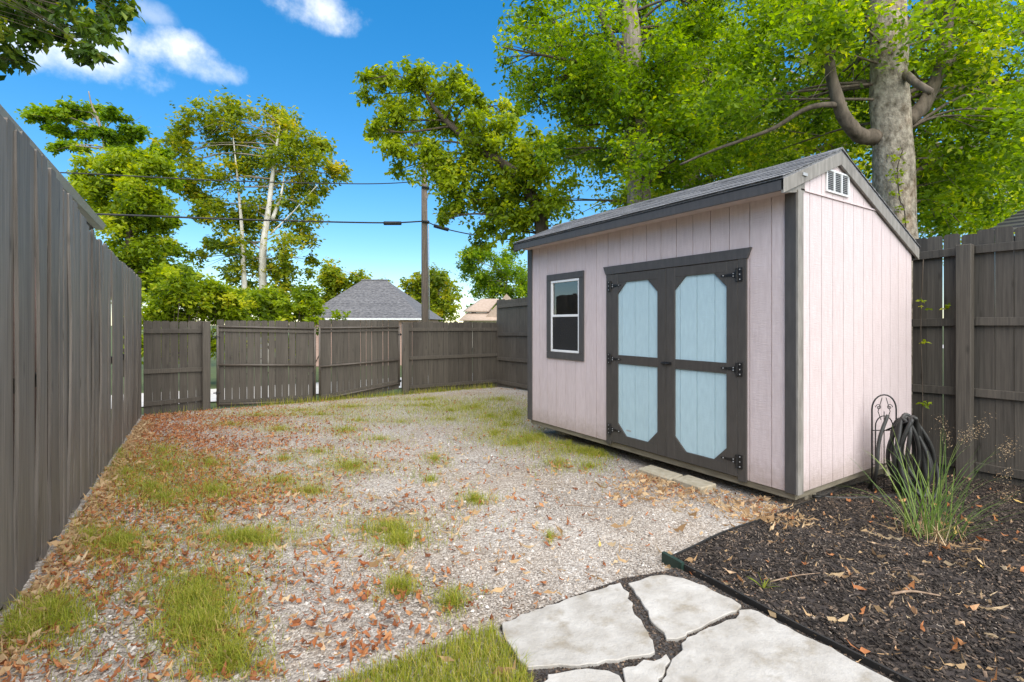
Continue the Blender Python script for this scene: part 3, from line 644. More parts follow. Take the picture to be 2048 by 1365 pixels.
MB().tube([loc(.02, .62), loc(.05, .70, .12), loc(.06, .74, .2)], .008, 6).build('hanger', 'black_iron', stand, True)
hose = thing('garden_hose', loc(.1, 0, .12), 'thick black garden hose hung in many loops on the iron stand', 'hose')
pts = []
for k in range(11):
    cu = .14+random.uniform(-.07, .09); wu = .135+random.uniform(-.04, .05); bot = .0+random.uniform(-.0, .2); nn = .07+.012*k+random.uniform(-.02, .02); tp = .77+random.uniform(-.025, .02)
    for a in np.linspace(0, 2*math.pi, 14, endpoint=False):
        zc = (tp+bot)/2; hz = (tp-bot)/2; sw = (1-.42*math.cos(a)) if math.cos(a) > 0 else 1.0
        pts.append(loc(cu*(.55+.45*(1-math.cos(a))/2+.05)+wu*math.sin(a)*sw, zc+hz*math.cos(a), nn+.04*math.sin(a*2+k)))
MB().tube(bez(pts, 4), .017, 8).build('coil', 'hose_rubber', hose, True)
ga = lambda px, py: G(px, py)+np.array([0, 0, .03])
tail = [loc(-.03, .78, .08), loc(-.13, .55, .1), loc(-.16, .25, .1), ga(1738, 985), ga(1752, 1003), ga(1770, 1000), ga(1800, 996), ga(1830, 985)]
MB().tube(bez(tail, 6), .016, 8).build('hanging_end', 'hose_rubber', hose, True)
MB().tube(bez([ga(1625, 1000), ga(1665, 1003), ga(1710, 1004), ga(1760, 1001), ga(1812, 999), ga(1840, 985)], 6), .016, 8).build('ground_run', 'hose_rubber', hose, True)

# ------------------------------------------------------------------ trees
LEAF = np.array([(0, 0, 0), (.5, .28, .06), (1, 0, -.08), (.5, -.28, .06)]); LEAF_F = [(0, 1, 2), (0, 2, 3)]
def rotmats(n, droop=.35, flat=.5):
    d = rng.normal(0, 1, (n, 3)); d[:, 2] = d[:, 2]*.5-droop; d /= np.linalg.norm(d, axis=1)[:, None]
    u = rng.normal(0, 1, (n, 3)); u[:, 2] += flat*3; 
    s = np.cross(u, d); s /= np.linalg.norm(s, axis=1)[:, None]; nn = np.cross(d, s)
    return np.stack([d, s, nn], 2)
def leaves(name, centres, radii, count, size, mat, parent, droop=.35, flatz=.65, sub=7, light=None, spray=.34):
    """leaf-sized faces gathered in sprays inside each clump"""
    C = np.array(centres); r = np.array(radii); wgt = r**2/np.sum(r**2)
    k_ = 7; o_ = rng.normal(0, 1, (len(C), k_, 3)); o_ /= np.linalg.norm(o_, axis=2)[..., None]      # twig-sized sub-clumps
    C = (C[:, None]+o_*np.array([1, 1, flatz])*(r[:, None]*rng.uniform(.3, 1.05, (len(r), k_)))[..., None]).reshape(-1, 3); r = (r[:, None]*rng.uniform(.22, .55, (len(r), k_))).ravel()
    wgt = r**1.7; wgt /= wgt.sum()
    ns = max(8, count//sub); ci = rng.choice(len(C), ns, p=wgt)
    d = rng.normal(0, 1, (ns, 3))
    sc_ = C[ci]+d*(r[ci]*.55)[:, None]*np.array([1, 1, flatz*.95]); d /= np.linalg.norm(d, axis=1)[:, None]; r = r*1.6
    tc_ = rng.normal(0, .14, len(C))[ci]; tone = np.clip(.48+rng.normal(0, .16, ns)+tc_*1.3, 0, 1)
    k = np.repeat(np.arange(ns), sub); n = len(k)
    T = sc_[k]+rng.normal(0, 1, (n, 3))*np.array([1, 1, .8])*(r[ci][k]*spray)[:, None]*rng.uniform(.2, .8, n)[:, None]
    sz = size*rng.uniform(.6, 1.35, n); M = rotmats(n, droop)*sz[:, None, None]
    return link(name, many(name, LEAF, LEAF_F, M, T, mat, np.clip(tone[k]+rng.normal(0, .13, n), 0, 1)), parent)
def tree(name, label, base, spine, rads, clumps, n, size, leafmat, bark, t, group='trees around the yard', droop=.35, dep=1., limb=.05, flatz=.9, sub=7, spray=.34, extra=None, twigs=2, limbmat=None):
    """spine: trunk points; clumps: (px, py, radius px[, depth shift]) seen at depth t"""
    tr = thing(name, base, label, 'tree', group)
    sp = bez(spine, 6); rr = np.interp(np.linspace(0, 1, len(sp)), np.linspace(0, 1, len(rads)), rads)
    MB().tube(sp, [float(q) for q in rr], 20, True, .035).build('trunk', bark, tr, True)
    C, Rr = [], []; br = MB(); spn = np.array(sp)
    for c in clumps:
        dt = (c[3] if len(c) > 3 else 0)+rng.normal(0, .5)*dep; p = at(c[0], c[1], t+dt); r = c[2]/F*t; C.append(p); Rr.append(r)
        ok = np.where(spn[:, 2] < p[2]+.2*r)[0]; ok = ok if len(ok) else np.array([0])
        j = ok[np.argmin(np.linalg.norm(spn[ok]-p, axis=1)+.25*np.abs(p[2]-spn[ok, 2]))]
        a = spn[j]; m = (a+p)/2+rng.normal(0, .12, 3)*np.linalg.norm(p-a)*.7+np.array([0, 0, .08*np.linalg.norm(p-a)])
        dl = np.linalg.norm(p-a); r0 = min(rr[j]*.6, limb*(.5+dl*.14))
        pl = bez([a, m, p], 5); br.tube(pl, [float(q) for q in np.linspace(r0, r0*.25, len(pl))], 6, False)
        for _ in range(twigs):
            q = p+rng.normal(0, .5, 3)*r; s_ = pl[int(len(pl)*.6)]
            br.tube([s_, (np.array(s_)+q)/2+rng.normal(0, .06, 3)*r, q], [r0*.35, r0*.22, r0*.08], 4, False)
    br.build('branches', limbmat or bark, tr, True)['kind'] = 'stuff'
    if extra:
        for nm, pts_, r0, r1 in extra:
            pl = bez(pts_, 6); MB().tube(pl, [float(q) for q in np.linspace(1, 0, len(pl))**1.3*(r0-r1)+r1], 12, True, .06).build(nm, bark if bark == 'bark_white' else limbmat or bark, tr, True)
    leaves('crown', C, Rr, n, size, leafmat, tr, droop, flatz, sub, spray=spray)
    return tr
def down(p, z): return np.array([p[0], p[1], z])
def gz(p): return float(g(p[0], p[1]))-.1
def cl(box, n, r, dep=0):                                    # fill a pixel box with clumps
    x0, y0, x1, y1 = box; return [(rng.uniform(x0, x1), rng.uniform(y0, y1), r*rng.uniform(.7, 1.25), rng.uniform(-dep, dep)) for _ in range(n)]

# big pale tree just behind the right-hand fence
tB = 6.75; b0 = at(1790, 450, tB); b1 = at(1780, 200, tB); b2 = at(1775, 0, tB); b3 = at(1765, -330, tB)
ex = [('limb', [at(1750, 275, tB), at(1722, 272, tB-.05), at(1694, 244, tB-.15), at(1672, 190, tB-.2), at(1660, 110, tB-.2), at(1690, 20, tB), at(1640, -80, tB)], .11, .045),
      ('limb', [at(1810, 245, tB+.05), at(1850, 205, tB+.1), at(1885, 120, tB+.2), at(1905, -10, tB+.4), at(1950, -150, tB+.5)], .11, .05),
      ('limb', [at(1845, 210, tB+.1), at(1900, 125, tB+.3), at(1975, 85, tB+.5), at(2100, 50, tB+.8)], .06, .03),
      ('limb', [at(1800, 75, tB), at(1825, 40, tB-.1), at(1870, -10, tB-.2)], .07, .04),
      ('broken_stub', [at(1800, 140, tB-.1), at(1830, 165, tB-.4), at(1862, 185, tB-.55)], .055, .04),
      ('limb', [at(1690, 210, tB-.2), at(1620, 215, tB-.2), at(1540, 260, tB), at(1430, 300, tB+.3), at(1360, 330, tB+.6)], .04, .015)]
cB = cl((1480, -60, 1760, 250), 18, 75, 1.3)+cl((1830, 20, 2100, 440), 22, 75, 1.6)+cl((1560, -20, 2060, 120), 12, 80, 2)+cl((1400, 180, 1700, 330), 9, 60, 1)+cl((1840, 300, 2080, 455), 8, 55, 1.5)
tree('shade_tree', 'huge shade tree with thick pale mottled trunk rising behind the shed gable', down(b0, gz(b0)), [down(b0, gz(b0)), down(b0, 1.2), b0, b1, b2, b3], [.32, .27, .245, .22, .205, .15], cB, 52000, .085, 'leaf_mid', 'bark_pale', tB+1.6, dep=1.3, limb=.03, limbmat='bark_limb', extra=ex, sub=8, spray=.45)
# second one, by the far end of the shed
tA = 10.9; a0 = at(1278, 430, tA); a1 = at(1270, 230, tA); a2 = at(1262, 60, tA); a3 = at(1235, -150, tA)
cA = cl((1040, -20, 1240, 200), 14, 62, 1.5)+cl((1230, -30, 1500, 300), 22, 66, 1.8)+cl((1120, 180, 1300, 360), 10, 50, 1.2)+cl((1290, 230, 1480, 350), 9, 52, 1.2)+[(1040, 60, 40), (1015, 130, 28), (1060, 160, 40), (1075, 15, 50), (1110, 90, 55), (1005, 95, 18)]
tree('shade_tree', 'tall shade tree with slimmer grey trunk standing behind the shed roof', down(a0, gz(a0)), [down(a0, gz(a0)), a0, a1, a2, a3], [.34, .25, .235, .2, .12], cA, 44000, .105, 'leaf_mid', 'bark_grey', tA, dep=1.0, limb=.05, limbmat='bark_dark', sub=8, spray=.42,
     extra=[('limb', [at(1255, 130, tA), at(1215, 60, tA-.2), at(1180, -20, tA-.3)], .1, .06)])
# third, forked, farther back
tC = 14.; k0 = at(1385, 380, tC); k1 = at(1392, 200, tC); k2 = at(1400, 30, tC)
cC = cl((1060, 280, 1300, 450), 12, 55, 1.5)+cl((1330, 60, 1720, 330), 16, 75, 2)+cl((1250, 330, 1500, 400), 7, 45, 1)+cl((1500, 200, 1760, 330), 9, 65, 1)+cl((1820, 180, 2100, 470), 14, 80, 2)
tree('shade_tree', 'bright leafed tree with pale forked trunk farther behind the shed roof', down(k0, gz(k0)), [down(k0, gz(k0)), k0, k1, k2], [.3, .2, .17, .1], cC, 36000, .14, 'leaf_bright', 'bark_grey', tC, dep=1.5, limb=.06, sub=8, spray=.42,
     extra=[('limb', [at(1390, 360, tC), at(1340, 335, tC), at(1310, 300, tC)], .12, .07)])
# feathery tree reaching over the utility pole
tP = 16.; p0 = at(1085, 470, tP); p1 = at(1040, 360, tP); p2 = at(960, 300, tP); p3 = at(880, 230, tP); p4 = at(840, 170, tP)
cP = [(770, 165, 38), (745, 185, 22), (820, 150, 34), (800, 200, 42), (860, 190, 48), (905, 165, 34), (780, 250, 38), (755, 255, 24), (830, 260, 50), (935, 190, 26), (900, 240, 48), (800, 295, 32), (850, 320, 42), (950, 260, 48), (795, 340, 22), (880, 350, 42), (925, 320, 50), (985, 245, 42), (1000, 310, 52), (930, 380, 48), (960, 420, 46), (905, 410, 34), (1010, 380, 52), (1040, 280, 45), (1050, 340, 48), (1000, 440, 44), (970, 470, 28), (1060, 420, 52), (1100, 370, 50), (1040, 460, 40), (1095, 440, 45), (1080, 300, 40), (1000, 265, 38), (735, 158, 14), (960, 205, 22), (1020, 215, 28), (890, 440, 16)]
tree('feathery_tree', 'yellow green tree with drooping leaflets reaching over the utility pole', down(p0, gz(p0)), [down(p0, gz(p0)), p0, p1, p2, p3, p4], [.3, .22, .18, .13, .08, .03], cP, 27000, .165, 'leaf_bright', 'bark_dark', tP, dep=.9, limb=.05, droop=.6, sub=8, spray=.36)
# sycamore with white stems
tS = 30.; s0 = at(530, 660, tS)
cS = [(400, 230, 36), (440, 225, 40), (380, 265, 30), (350, 290, 30), (330, 275, 18), (480, 240, 34), (430, 280, 48), (390, 320, 42), (480, 300, 46), (540, 235, 34), (575, 245, 32), (545, 280, 44), (600, 270, 36), (620, 310, 38), (575, 330, 46), (640, 290, 22), (645, 345, 34), (675, 348, 20), (520, 345, 46), (450, 360, 46), (400, 385, 40), (370, 370, 26), (600, 385, 40), (640, 380, 24), (545, 400, 44), (480, 420, 40), (430, 420, 30), (400, 430, 20), (590, 440, 36), (625, 410, 20), (520, 455, 40), (470, 480, 34), (610, 480, 26), (560, 500, 40), (500, 520, 38), (450, 500, 22), (590, 540, 34), (470, 550, 30), (540, 560, 40), (500, 590, 40), (570, 600, 36), (400, 515, 24), (425, 490, 18), (620, 520, 18), (460, 600, 26), (600, 590, 20), (330, 315, 18), (690, 352, 8)]
tree('sycamore_tree', 'tall open sycamore with white stems beyond the gate', down(s0, gz(s0)), [down(s0, gz(s0)), s0, at(525, 520, tS-.8), at(537, 420, tS-.8), at(548, 330, tS-.8), at(560, 250, tS-1)], [.36, .24, .2, .15, .1, .03], cS, 30000, .25, 'leaf_olive', 'bark_white', tS, limbmat='bark_grey', dep=1.4, limb=.045, twigs=2, sub=7, spray=.40,
     extra=[('stem', [at(492, 650, tS-.6), at(488, 560, tS-.8), at(483, 450, tS-.8), at(475, 360, tS-.8), at(465, 260, tS-.6)], .19, .03), ('limb', [at(545, 440, tS-.8), at(562, 390, tS-.8), at(570, 340, tS-.8)], .12, .03), ('limb', [at(540, 470, tS-.8), at(590, 420, tS-.8), at(635, 370, tS-.8)], .05, .02)])
# bright tree and flat-topped one to the left
tY = 21.; y0_ = at(240, 660, tY)
cY = [(190, 335, 34), (240, 320, 42), (290, 340, 38), (165, 345, 18), (220, 375, 48), (280, 385, 46), (320, 400, 30), (230, 430, 46), (290, 440, 44), (200, 415, 30), (325, 455, 24), (250, 480, 46), (310, 500, 38), (280, 530, 46), (240, 530, 30), (335, 480, 14), (330, 540, 34), (290, 570, 40), (265, 345, 38), (180, 365, 28), (340, 350, 14)]
tree('leafy_tree', 'bright yellow green leafy tree beyond the end of the tall board fence', down(y0_, gz(y0_)), [down(y0_, gz(y0_)), y0_, at(255, 520, tY), at(260, 400, tY), at(245, 330, tY)], [.2, .16, .13, .09, .04], cY, 26000, .19, 'leaf_bright', 'bark_dark', tY, dep=1., limb=.05, sub=8, spray=.4)
tM = 27.; m0 = at(262, 660, tM)
cM = [(75, 232, 22), (110, 225, 26), (100, 255, 16), (150, 225, 28), (185, 222, 26), (130, 262, 24), (165, 258, 24), (115, 290, 20), (150, 290, 20), (240, 235, 24), (265, 262, 22), (240, 280, 28), (275, 270, 16), (205, 262, 18), (270, 310, 28), (300, 325, 26), (325, 330, 18), (340, 365, 20), (330, 440, 18), (320, 300, 14), (350, 540, 30), (345, 500, 18)]
tree('flat_topped_tree', 'darker flat topped tree rising above the bright leafy tree', down(m0, gz(m0)), [down(m0, gz(m0)), m0, at(270, 480, tM), at(235, 330, tM), at(205, 260, tM)], [.28, .22, .18, .12, .05], cM, 15000, .23, 'leaf_mid', 'bark_grey', tM, dep=1., limb=.07, sub=8, flatz=.5, spray=.4,
     extra=[('dead_stem', [at(212, 300, tM), at(196, 240, tM), at(184, 212, tM), at(177, 183, tM)], .09, .025)])
# trees behind the houses
for lab, box, n, t_, cnt, mt, tx in (('broad yellowish tree rising behind the ridge of the grey hip roof', (648, 545, 775, 630), 22, 48, 12000, 'leaf_olive', 700),
                                     ('thin yellowish tree behind the utility pole', (800, 545, 905, 640), 20, 44, 9000, 'leaf_olive', 875),
                                     ('round green tree behind the tan roofed house', (935, 505, 1070, 625), 26, 58, 17000, 'leaf_mid', 1010)):
    bb = at(tx, 665, t_)
    tree('distant_tree', lab, down(bb, gz(bb)), [down(bb, gz(bb)), bb, at(tx, 600, t_), at(tx+5, 550, t_)], [.3, .25, .18, .06], cl(box, n, 24, 2), cnt, .34, mt, 'bark_grey', t_, 'trees behind the houses', dep=1.5, limb=.1, sub=7, spray=.45)
# shrubs beyond the back fence
for k, (px, py, r, t_, cnt, lab) in enumerate(((330, 578, 56, 15.5, 8000, 'bright green bush behind the short fence panel'), (400, 590, 44, 16.5, 6500, 'low bush between two bigger bushes behind the wider gate leaf'), (475, 600, 50, 17, 7500, 'spreading green bush with arching sprays behind the wider gate leaf'), (560, 605, 44, 16.2, 6500, 'pale green bush before the sycamore stems'), (605, 615, 28, 15.6, 2600, 'small wispy bush beside the grey hip roof eave'))):
    c = at(px, py, t_); b = down(c, gz(c)); s = thing('shrub', b, lab, 'shrub', 'bushes beyond the back fence'); rr = r/F*t_
    cs = [c+rng.normal(0, .45, 3)*rr*np.array([1.2, 1, .8]) for _ in range(9)]+[b+np.array([rng.normal(0, rr*.9), rng.normal(0, .3), rng.uniform(1.1, 2.9)]) for _ in range(7)]
    leaves('foliage', cs, [rr*.55]*16, cnt, .15, 'leaf_bright', s, .3, .8, 8, spray=.5)
    st = MB()
    for q in cs: st.tube(bez([b+rng.normal(0, .08, 3)*np.array([1, 1, 0]), (b+q)/2+rng.normal(0, .12, 3), q], 4), [float(v) for v in np.linspace(.025, .006, 9)], 5, False)
    st.build('stems', 'bark_dark', s, True)['kind'] = 'stuff'
# branch overhanging the left fence, from a tree outside the picture
tO = 4.6; o0 = np.array([-3.6, 3.2, 0]); o0[2] = gz(o0)
cO = [(-60, 20, 60), (20, 20, 45), (70, 10, 45), (120, 25, 40), (165, 20, 38), (205, 30, 32), (240, 25, 20), (255, 45, 14), (20, 75, 36), (65, 65, 30), (110, 65, 30), (150, 85, 24), (180, 70, 22), (215, 75, 14), (10, 115, 28), (45, 125, 14), (190, 100, 10), (-40, 100, 50), (100, -50, 60), (200, -40, 40), (0, -60, 60)]
tree('overhanging_tree', 'dark leafed branch hanging into the sky over the tall board fence', o0, [o0, o0+[.1, .1, 2.5], at(-330, -260, tO+.5), at(-250, -420, tO)], [.2, .16, .13, .05], cO, 4600, .08, 'leaf_dark', 'bark_dark', tO, dep=.35, limb=.009, droop=.9, sub=6, spray=.55)

# ------------------------------------------------------------------ pole and wires
pb = at(851, 640, 20.); pb = down(pb, gz(pb)); tp_ = at(848, 300, 20.)
pole = thing('utility_pole', pb, 'weathered wooden utility pole beyond the back fence, its top among leaves', 'utility pole')
MB().tube([pb, (pb+down(tp_, tp_[2]))/2, tp_], [.155, .135, .105], 12).build('shaft', 'pole_wood', pole, True)
for dz, nm in ((5.52, 'clamp'), (6.9, 'clamp')): MB().tube([pb+[0, 0, dz-.05-pb[2]], pb+[0, 0, dz+.05-pb[2]]], .16, 12).build(nm, 'black_iron', pole, True)
MB().tube(bez([at(853, 400, 19.85), at(858, 385, 19.8), at(866, 377, 19.75), at(870, 374, 19.7)], 5), .03, 6).build('lamp_arm', 'metal_grey', pole, True)
MB().tube([at(859, 640, 19.85), at(857, 450, 19.85)], .018, 6).build('conduit', 'metal_grey', pole, True)
Yw = pb[1]-.16
def wire(pts, r, label):
    P = [onY(px, py, Yw) if len(p_) < 3 else at(px, py, p_[2]) for p_ in pts for px, py in [p_[:2]]]
    t = thing('overhead_cable', P[0], label, 'cable'); MB().tube(bez(P, 8), r, 6).build('strand', 'wire_black', t, True); return t
wire([(-900, 320), (-300, 333), (130, 346), (450, 362), (700, 368), (800, 366), (846, 360)], .018, 'upper thin power cable running past the sycamore to the pole')
w2 = wire([(-900, 395), (-300, 415), (200, 429), (500, 440), (760, 446), (848, 443)], .028, 'lower thick cable with splice box running to the pole')
a, b = onY(768, 447, Yw), onY(802, 447, Yw); MB().tube([a, b], .075, 8).build('splice_box', 'edging_black', w2, True)
w3 = wire([(852, 443), (880, 455, 19.9), (925, 466, 19.9), (975, 474, 20), (1100, 490, 20.5)], .022, 'short cable leaving the pole towards the shed, with its own splice box')
MB().tube([at(868, 452, 19.9), at(897, 460, 19.9)], .075, 8).build('splice_box', 'edging_black', w3, True)

# ------------------------------------------------------------------ houses
def U(u, t, z): q = RT*u+FW*t; return np.array([q[0], q[1], z])
hz0 = -.85
h1 = thing('house', U(-7.9, 29, hz0), 'low house with dark grey hip roof and white gutter behind the gate', 'house')
el, er = -.4278*26, -.1806*26+.05; ez = 1.69; rl, rr_ = -.3037*30, -.2513*30; rz = 4.02
MB().prism([U(el+.35, 26.35, hz0), U(er-.35, 26.35, hz0), U(er-.35, 33.6, hz0), U(el+.35, 33.6, hz0)], (0, 0, ez-hz0-.02)).build('wall', 'brick_pink', h1)
rfv = [U(el, 26, ez), U(er, 26, ez), U(er, 34, ez), U(el, 34, ez), U(rl, 30, rz), U(rr_, 30, rz)]
rf1 = MB().add(rfv, [(0, 1, 5, 4), (1, 2, 5), (2, 3, 4, 5), (3, 0, 4), (3, 2, 1, 0)]).build('roof', 'roof_far', h1)
# shingle courses of the face towards the yard
nc = 22
for k in range(nc):
    f0, f1 = k/nc, (k+1)/nc
    p = lambda f, s: np.array(rfv[0 if s == 0 else 1])*(1-f)+np.array(rfv[4 if s == 0 else 5])*f
    nrm = np.array([-FW[0]*.5, -FW[1]*.5, .86])
    MB().add([p(f0, 0)+nrm*.014, p(f0, 1)+nrm*.014, p(f1, 1)+nrm*.006, p(f1, 0)+nrm*.006, p(f0, 0), p(f0, 1)], [(0, 1, 2, 3), (4, 5, 1, 0)]).build('shingle_course', 'roof_far', rf1)
MB().prism([U(el-.05, 25.88, ez-.07), U(el-.05, 25.99, ez-.07), U(el-.05, 25.99, ez+.02), U(el-.05, 25.88, ez+.02)], tuple(RT*(er-el+.1))).build('gutter', 'white_vinyl', h1)
MB().tube([U(rl, 30, rz+.03), U(rr_, 30, rz+.03)], .06, 6).build('ridge', 'roof_far', h1)
h2 = thing('house', U(-3.2, 46, hz0), 'distant house with tan shingled gable roofs and a small white-trimmed dormer', 'house')
def px2(px, py, t): return at(px, py, t)
T2 = 46.
MB().prism([U(-4.6, T2+.8, hz0), U(1.2, T2+.8, hz0), U(1.2, T2+8, hz0), U(-4.6, T2+8, hz0)], (0, 0, 1.8-hz0)).build('wall', 'cream_wall', h2)
lo = [px2(918, 642, T2), px2(1075, 642, T2), px2(1075, 622, T2+2.2), px2(940, 622, T2+2.2)]
MB().prism(lo, (0, 0, .08)).build('lower_roof', 'roof_tan', h2)
MB().prism([px2(936, 631, T2+1.5), px2(975, 631, T2+1.5), px2(975, 622, T2+1.5), px2(936, 622, T2+1.5)], tuple(FW*3)).build('dormer_wall', 'white_vinyl', h2)
dw = MB().prism([px2(943, 630.5, T2+1.47), px2(952, 630.5, T2+1.47), px2(952, 625, T2+1.47), px2(943, 625, T2+1.47)], tuple(FW*.02)).build('window', 'dark_room', h2)
MB().prism([px2(930, 624, T2+1.2), px2(978, 624, T2+1.2), px2(998, 600, T2+4.5), px2(965, 600, T2+4.5)], (0, 0, .1)).build('roof', 'roof_tan', h2)
MB().prism([px2(930, 624, T2+1.19), px2(965, 600, T2+4.5), px2(962, 600, T2+8), px2(926, 624, T2+8)], (0, 0, .09)).build('roof_hip', 'roof_tan', h2)
MB().prism([px2(970, 636, T2+.6), px2(1013, 588, T2+.6), px2(1060, 636, T2+.6)], tuple(FW*6)).build('gable', 'roof_tan', h2)
# neighbour's garage behind the tall fence: only its gutter and eave show
ge = onX(213, 450, -1.13); gyE = float(ge[1]); gzE = float(ge[2])
ga_ = thing('garage', (-4, 6, 0), 'garage with pinkish wall and grey metal gutter showing over the tall board fence', 'garage')
MB().box((-7, -1, -.3), (-1.6, gyE-.35, gzE-.12)).build('wall', 'brick_pink', ga_)
MB().prism([(-1.28, -1.2, gzE-.06), (-4.3, -1.2, gzE+1.2), (-7.3, -1.2, gzE-.06), (-7.3, -1.2, gzE-.12), (-1.28, -1.2, gzE-.12)], (0, gyE+1.15, 0)).build('roof', 'shingle_grey', ga_)
MB().prism([(-1.27, -1.2, gzE-.09), (-1.17, -1.2, gzE-.09), (-1.13, -1.2, gzE), (-1.27, -1.2, gzE)], (0, gyE+1.2, 0)).build('gutter', 'metal_grey', ga_, bevel=.008)
# dark lean-to behind the right fence
lr = thing('neighbour_shed', (9.3, .6, -.3), 'dark shingled low roof showing over the rail fence beside the big trunk', 'shed')
MB().box((8.5, -2.4, -.35), (10.6, 1.9, 2.5)).build('wall', 'fence_brown', lr)
for k in range(6): MB().prism([(8.3+k*.3, -2.6, 2.52+k*.09), (8.3+k*.3, 2.02, 2.52+k*.09), (8.7+k*.3, 2.02, 2.61+k*.09), (8.7+k*.3, -2.6, 2.61+k*.09)], (0, 0, .035)).build('shingle_course', 'trim_dark', lr)

# ------------------------------------------------------------------ ground cover
def inpoly(p, poly):
    poly = np.array([q[:2] for q in poly]); x, y = p[:, 0], p[:, 1]; c = np.zeros(len(p), bool); j = len(poly)-1
    for i in range(len(poly)):
        xi, yi = poly[i]; xj, yj = poly[j]; c ^= ((yi > y) != (yj > y)) & (x < (xj-xi)*(y-yi)/(yj-yi+1e-12)+xi); j = i
    return c
MUL = [P0, E1, (7.2, -2.5), E2]; PATH = base
LAWN = flat([(985, 1258), (1004, 1285), (1062, 1352), (1085, 1600), (420, 1600), (690, 1364)], 0)
def under_shed(p): return (p[:, 0] > XF+.05) & (p[:, 0] < XK) & (p[:, 1] > YN+.05) & (p[:, 1] < YF)
def yard(n, near=None):
    p = np.stack([rng.uniform(-.78, 7.15, n), rng.uniform(.8, 11.9, n)], 1)
    return p
def visible(p, m=60):
    d = p[:, 0]*FW[0]+p[:, 1]*FW[1]; u = p[:, 0]*RT[0]+p[:, 1]*RT[1]
    px = CX+F*u/np.maximum(d, .1); return (d > .8) & (px > -m*4) & (px < 2048+m*4)
OCT = np.array([(1, 0, 0), (-1, 0, 0), (0, 1, 0), (0, -1, 0), (0, 0, 1), (0, 0, -1.)]); OCT_F = [(0, 2, 4), (2, 1, 4), (1, 3, 4), (3, 0, 4), (2, 0, 5), (1, 2, 5), (3, 1, 5), (0, 3, 5)]
def pebbles(name, p, size, label_mat='pebble', tone=0):
    n = len(p); s = size*rng.uniform(.5, 1.5, n); a = rng.uniform(0, 6.28, n)
    c, si = np.cos(a), np.sin(a); M = np.zeros((n, 3, 3)); el = rng.uniform(.6, 1, n)
    M[:, 0, 0] = c*s; M[:, 0, 1] = -si*s*el; M[:, 1, 0] = si*s; M[:, 1, 1] = c*s*el; M[:, 2, 2] = s*rng.uniform(.45, .75, n)
    M[:, 2, 0] = rng.normal(0, .15, n)*s; M[:, 2, 1] = rng.normal(0, .15, n)*s
    T = np.stack([p[:, 0], p[:, 1], g(p[:, 0], p[:, 1])+s*.15], 1)
    tm = OCT[None]*rng.uniform(.75, 1.2, (n, 6, 1))
    return tag(link(name, many(name, tm, OCT_F, M, T, label_mat, np.clip(rng.beta(2, 2.2, n)+tone, 0, 1))), kind='stuff')
def keep(p, *polys):
    k = ~under_shed(p) & visible(p)
    for q in polys: k &= ~inpoly(p, q)
    return p[k]
def band(n, r0, r1):
    r = np.sqrt(rng.uniform(r0*r0, r1*r1, n)); a = rng.uniform(R(-25), R(88), n); p = np.stack([r*np.sin(a), r*np.cos(a)], 1)
    return p[(p[:, 0] > -.8) & (p[:, 0] < 7.2) & (p[:, 1] < 11.95) & (p[:, 1] > .3)]
tag(pebbles('gravel', keep(np.concatenate([band(95000, 1.6, 4.6), band(50000, 4.6, 8)]), MUL, PATH, LAWN), .0062), 'fine pale crushed gravel covering the yard', 'gravel')
q = band(60000, 1.6, 6.5); q = q[(q[:, 0] < rng.normal(-.1, .35, len(q)))]
q2 = band(9000, 1.6, 7.5)
tag(pebbles('pebbles', keep(np.concatenate([q, q2]), MUL, PATH, LAWN), .013, tone=.06), 'larger rounded pebbles along the foot of the tall board fence', 'pebbles')
# mulch
p = np.stack([rng.uniform(2., 7.2, 85000), rng.uniform(-.8, 3.2, 85000)], 1); p = p[inpoly(p, MUL) & visible(p)]
p = p[~((p[:, 0] > XF+.4) & (p[:, 1] > YN+.3))]; n = len(p)
BOX = np.array([(sx, sy, sz) for sx in (-1, 1) for sy in (-1, 1) for sz in (-1, 1)], float); BOX_F = [(0, 1, 3, 2), (4, 6, 7, 5), (0, 4, 5, 1), (2, 3, 7, 6), (0, 2, 6, 4), (1, 5, 7, 3)]
def rand_rot(n, tilt):
    a = rng.uniform(0, 6.28, n); b = rng.normal(0, tilt, n); c_ = rng.normal(0, tilt, n)
    ca, sa, cb, sb, cc, sc2 = np.cos(a), np.sin(a), np.cos(b), np.sin(b), np.cos(c_), np.sin(c_)
    Z = np.zeros((n, 3, 3)); Z[:, 0, 0] = ca; Z[:, 0, 1] = -sa; Z[:, 1, 0] = sa; Z[:, 1, 1] = ca; Z[:, 2, 2] = 1
    Y = np.zeros((n, 3, 3)); Y[:, 0, 0] = cb; Y[:, 0, 2] = sb; Y[:, 2, 0] = -sb; Y[:, 2, 2] = cb; Y[:, 1, 1] = 1
    X = np.zeros((n, 3, 3)); X[:, 1, 1] = cc; X[:, 1, 2] = -sc2; X[:, 2, 1] = sc2; X[:, 2, 2] = cc; X[:, 0, 0] = 1
    return Z @ Y @ X
Sx = np.stack([rng.uniform(.004, .021, n), rng.uniform(.002, .0055, n), rng.uniform(.001, .004, n)], 1)
M = rand_rot(n, .35)*Sx[:, None, :]
rv = rng.uniform(0, 1, n)*.97; nearp = np.linalg.norm(p-(P0[:2]+np.array([.75, -.45])), axis=1) < .9; bits = nearp & (rng.uniform(0, 1, n) < .11); rv = np.where(bits, .99, rv); Sx[bits] *= .45; M = rand_rot(n, .35)*Sx[:, None, :]
tag(link('mulch_chips', many('mulch_chips', BOX*rng.uniform(.6, 1.1, (n, 8, 1)), BOX_F, M, np.stack([p[:, 0], p[:, 1], g(p[:, 0], p[:, 1])+.034], 1), 'mulch_chip', rv)), 'dark shredded bark mulch with pale chips', 'mulch', kind='stuff')
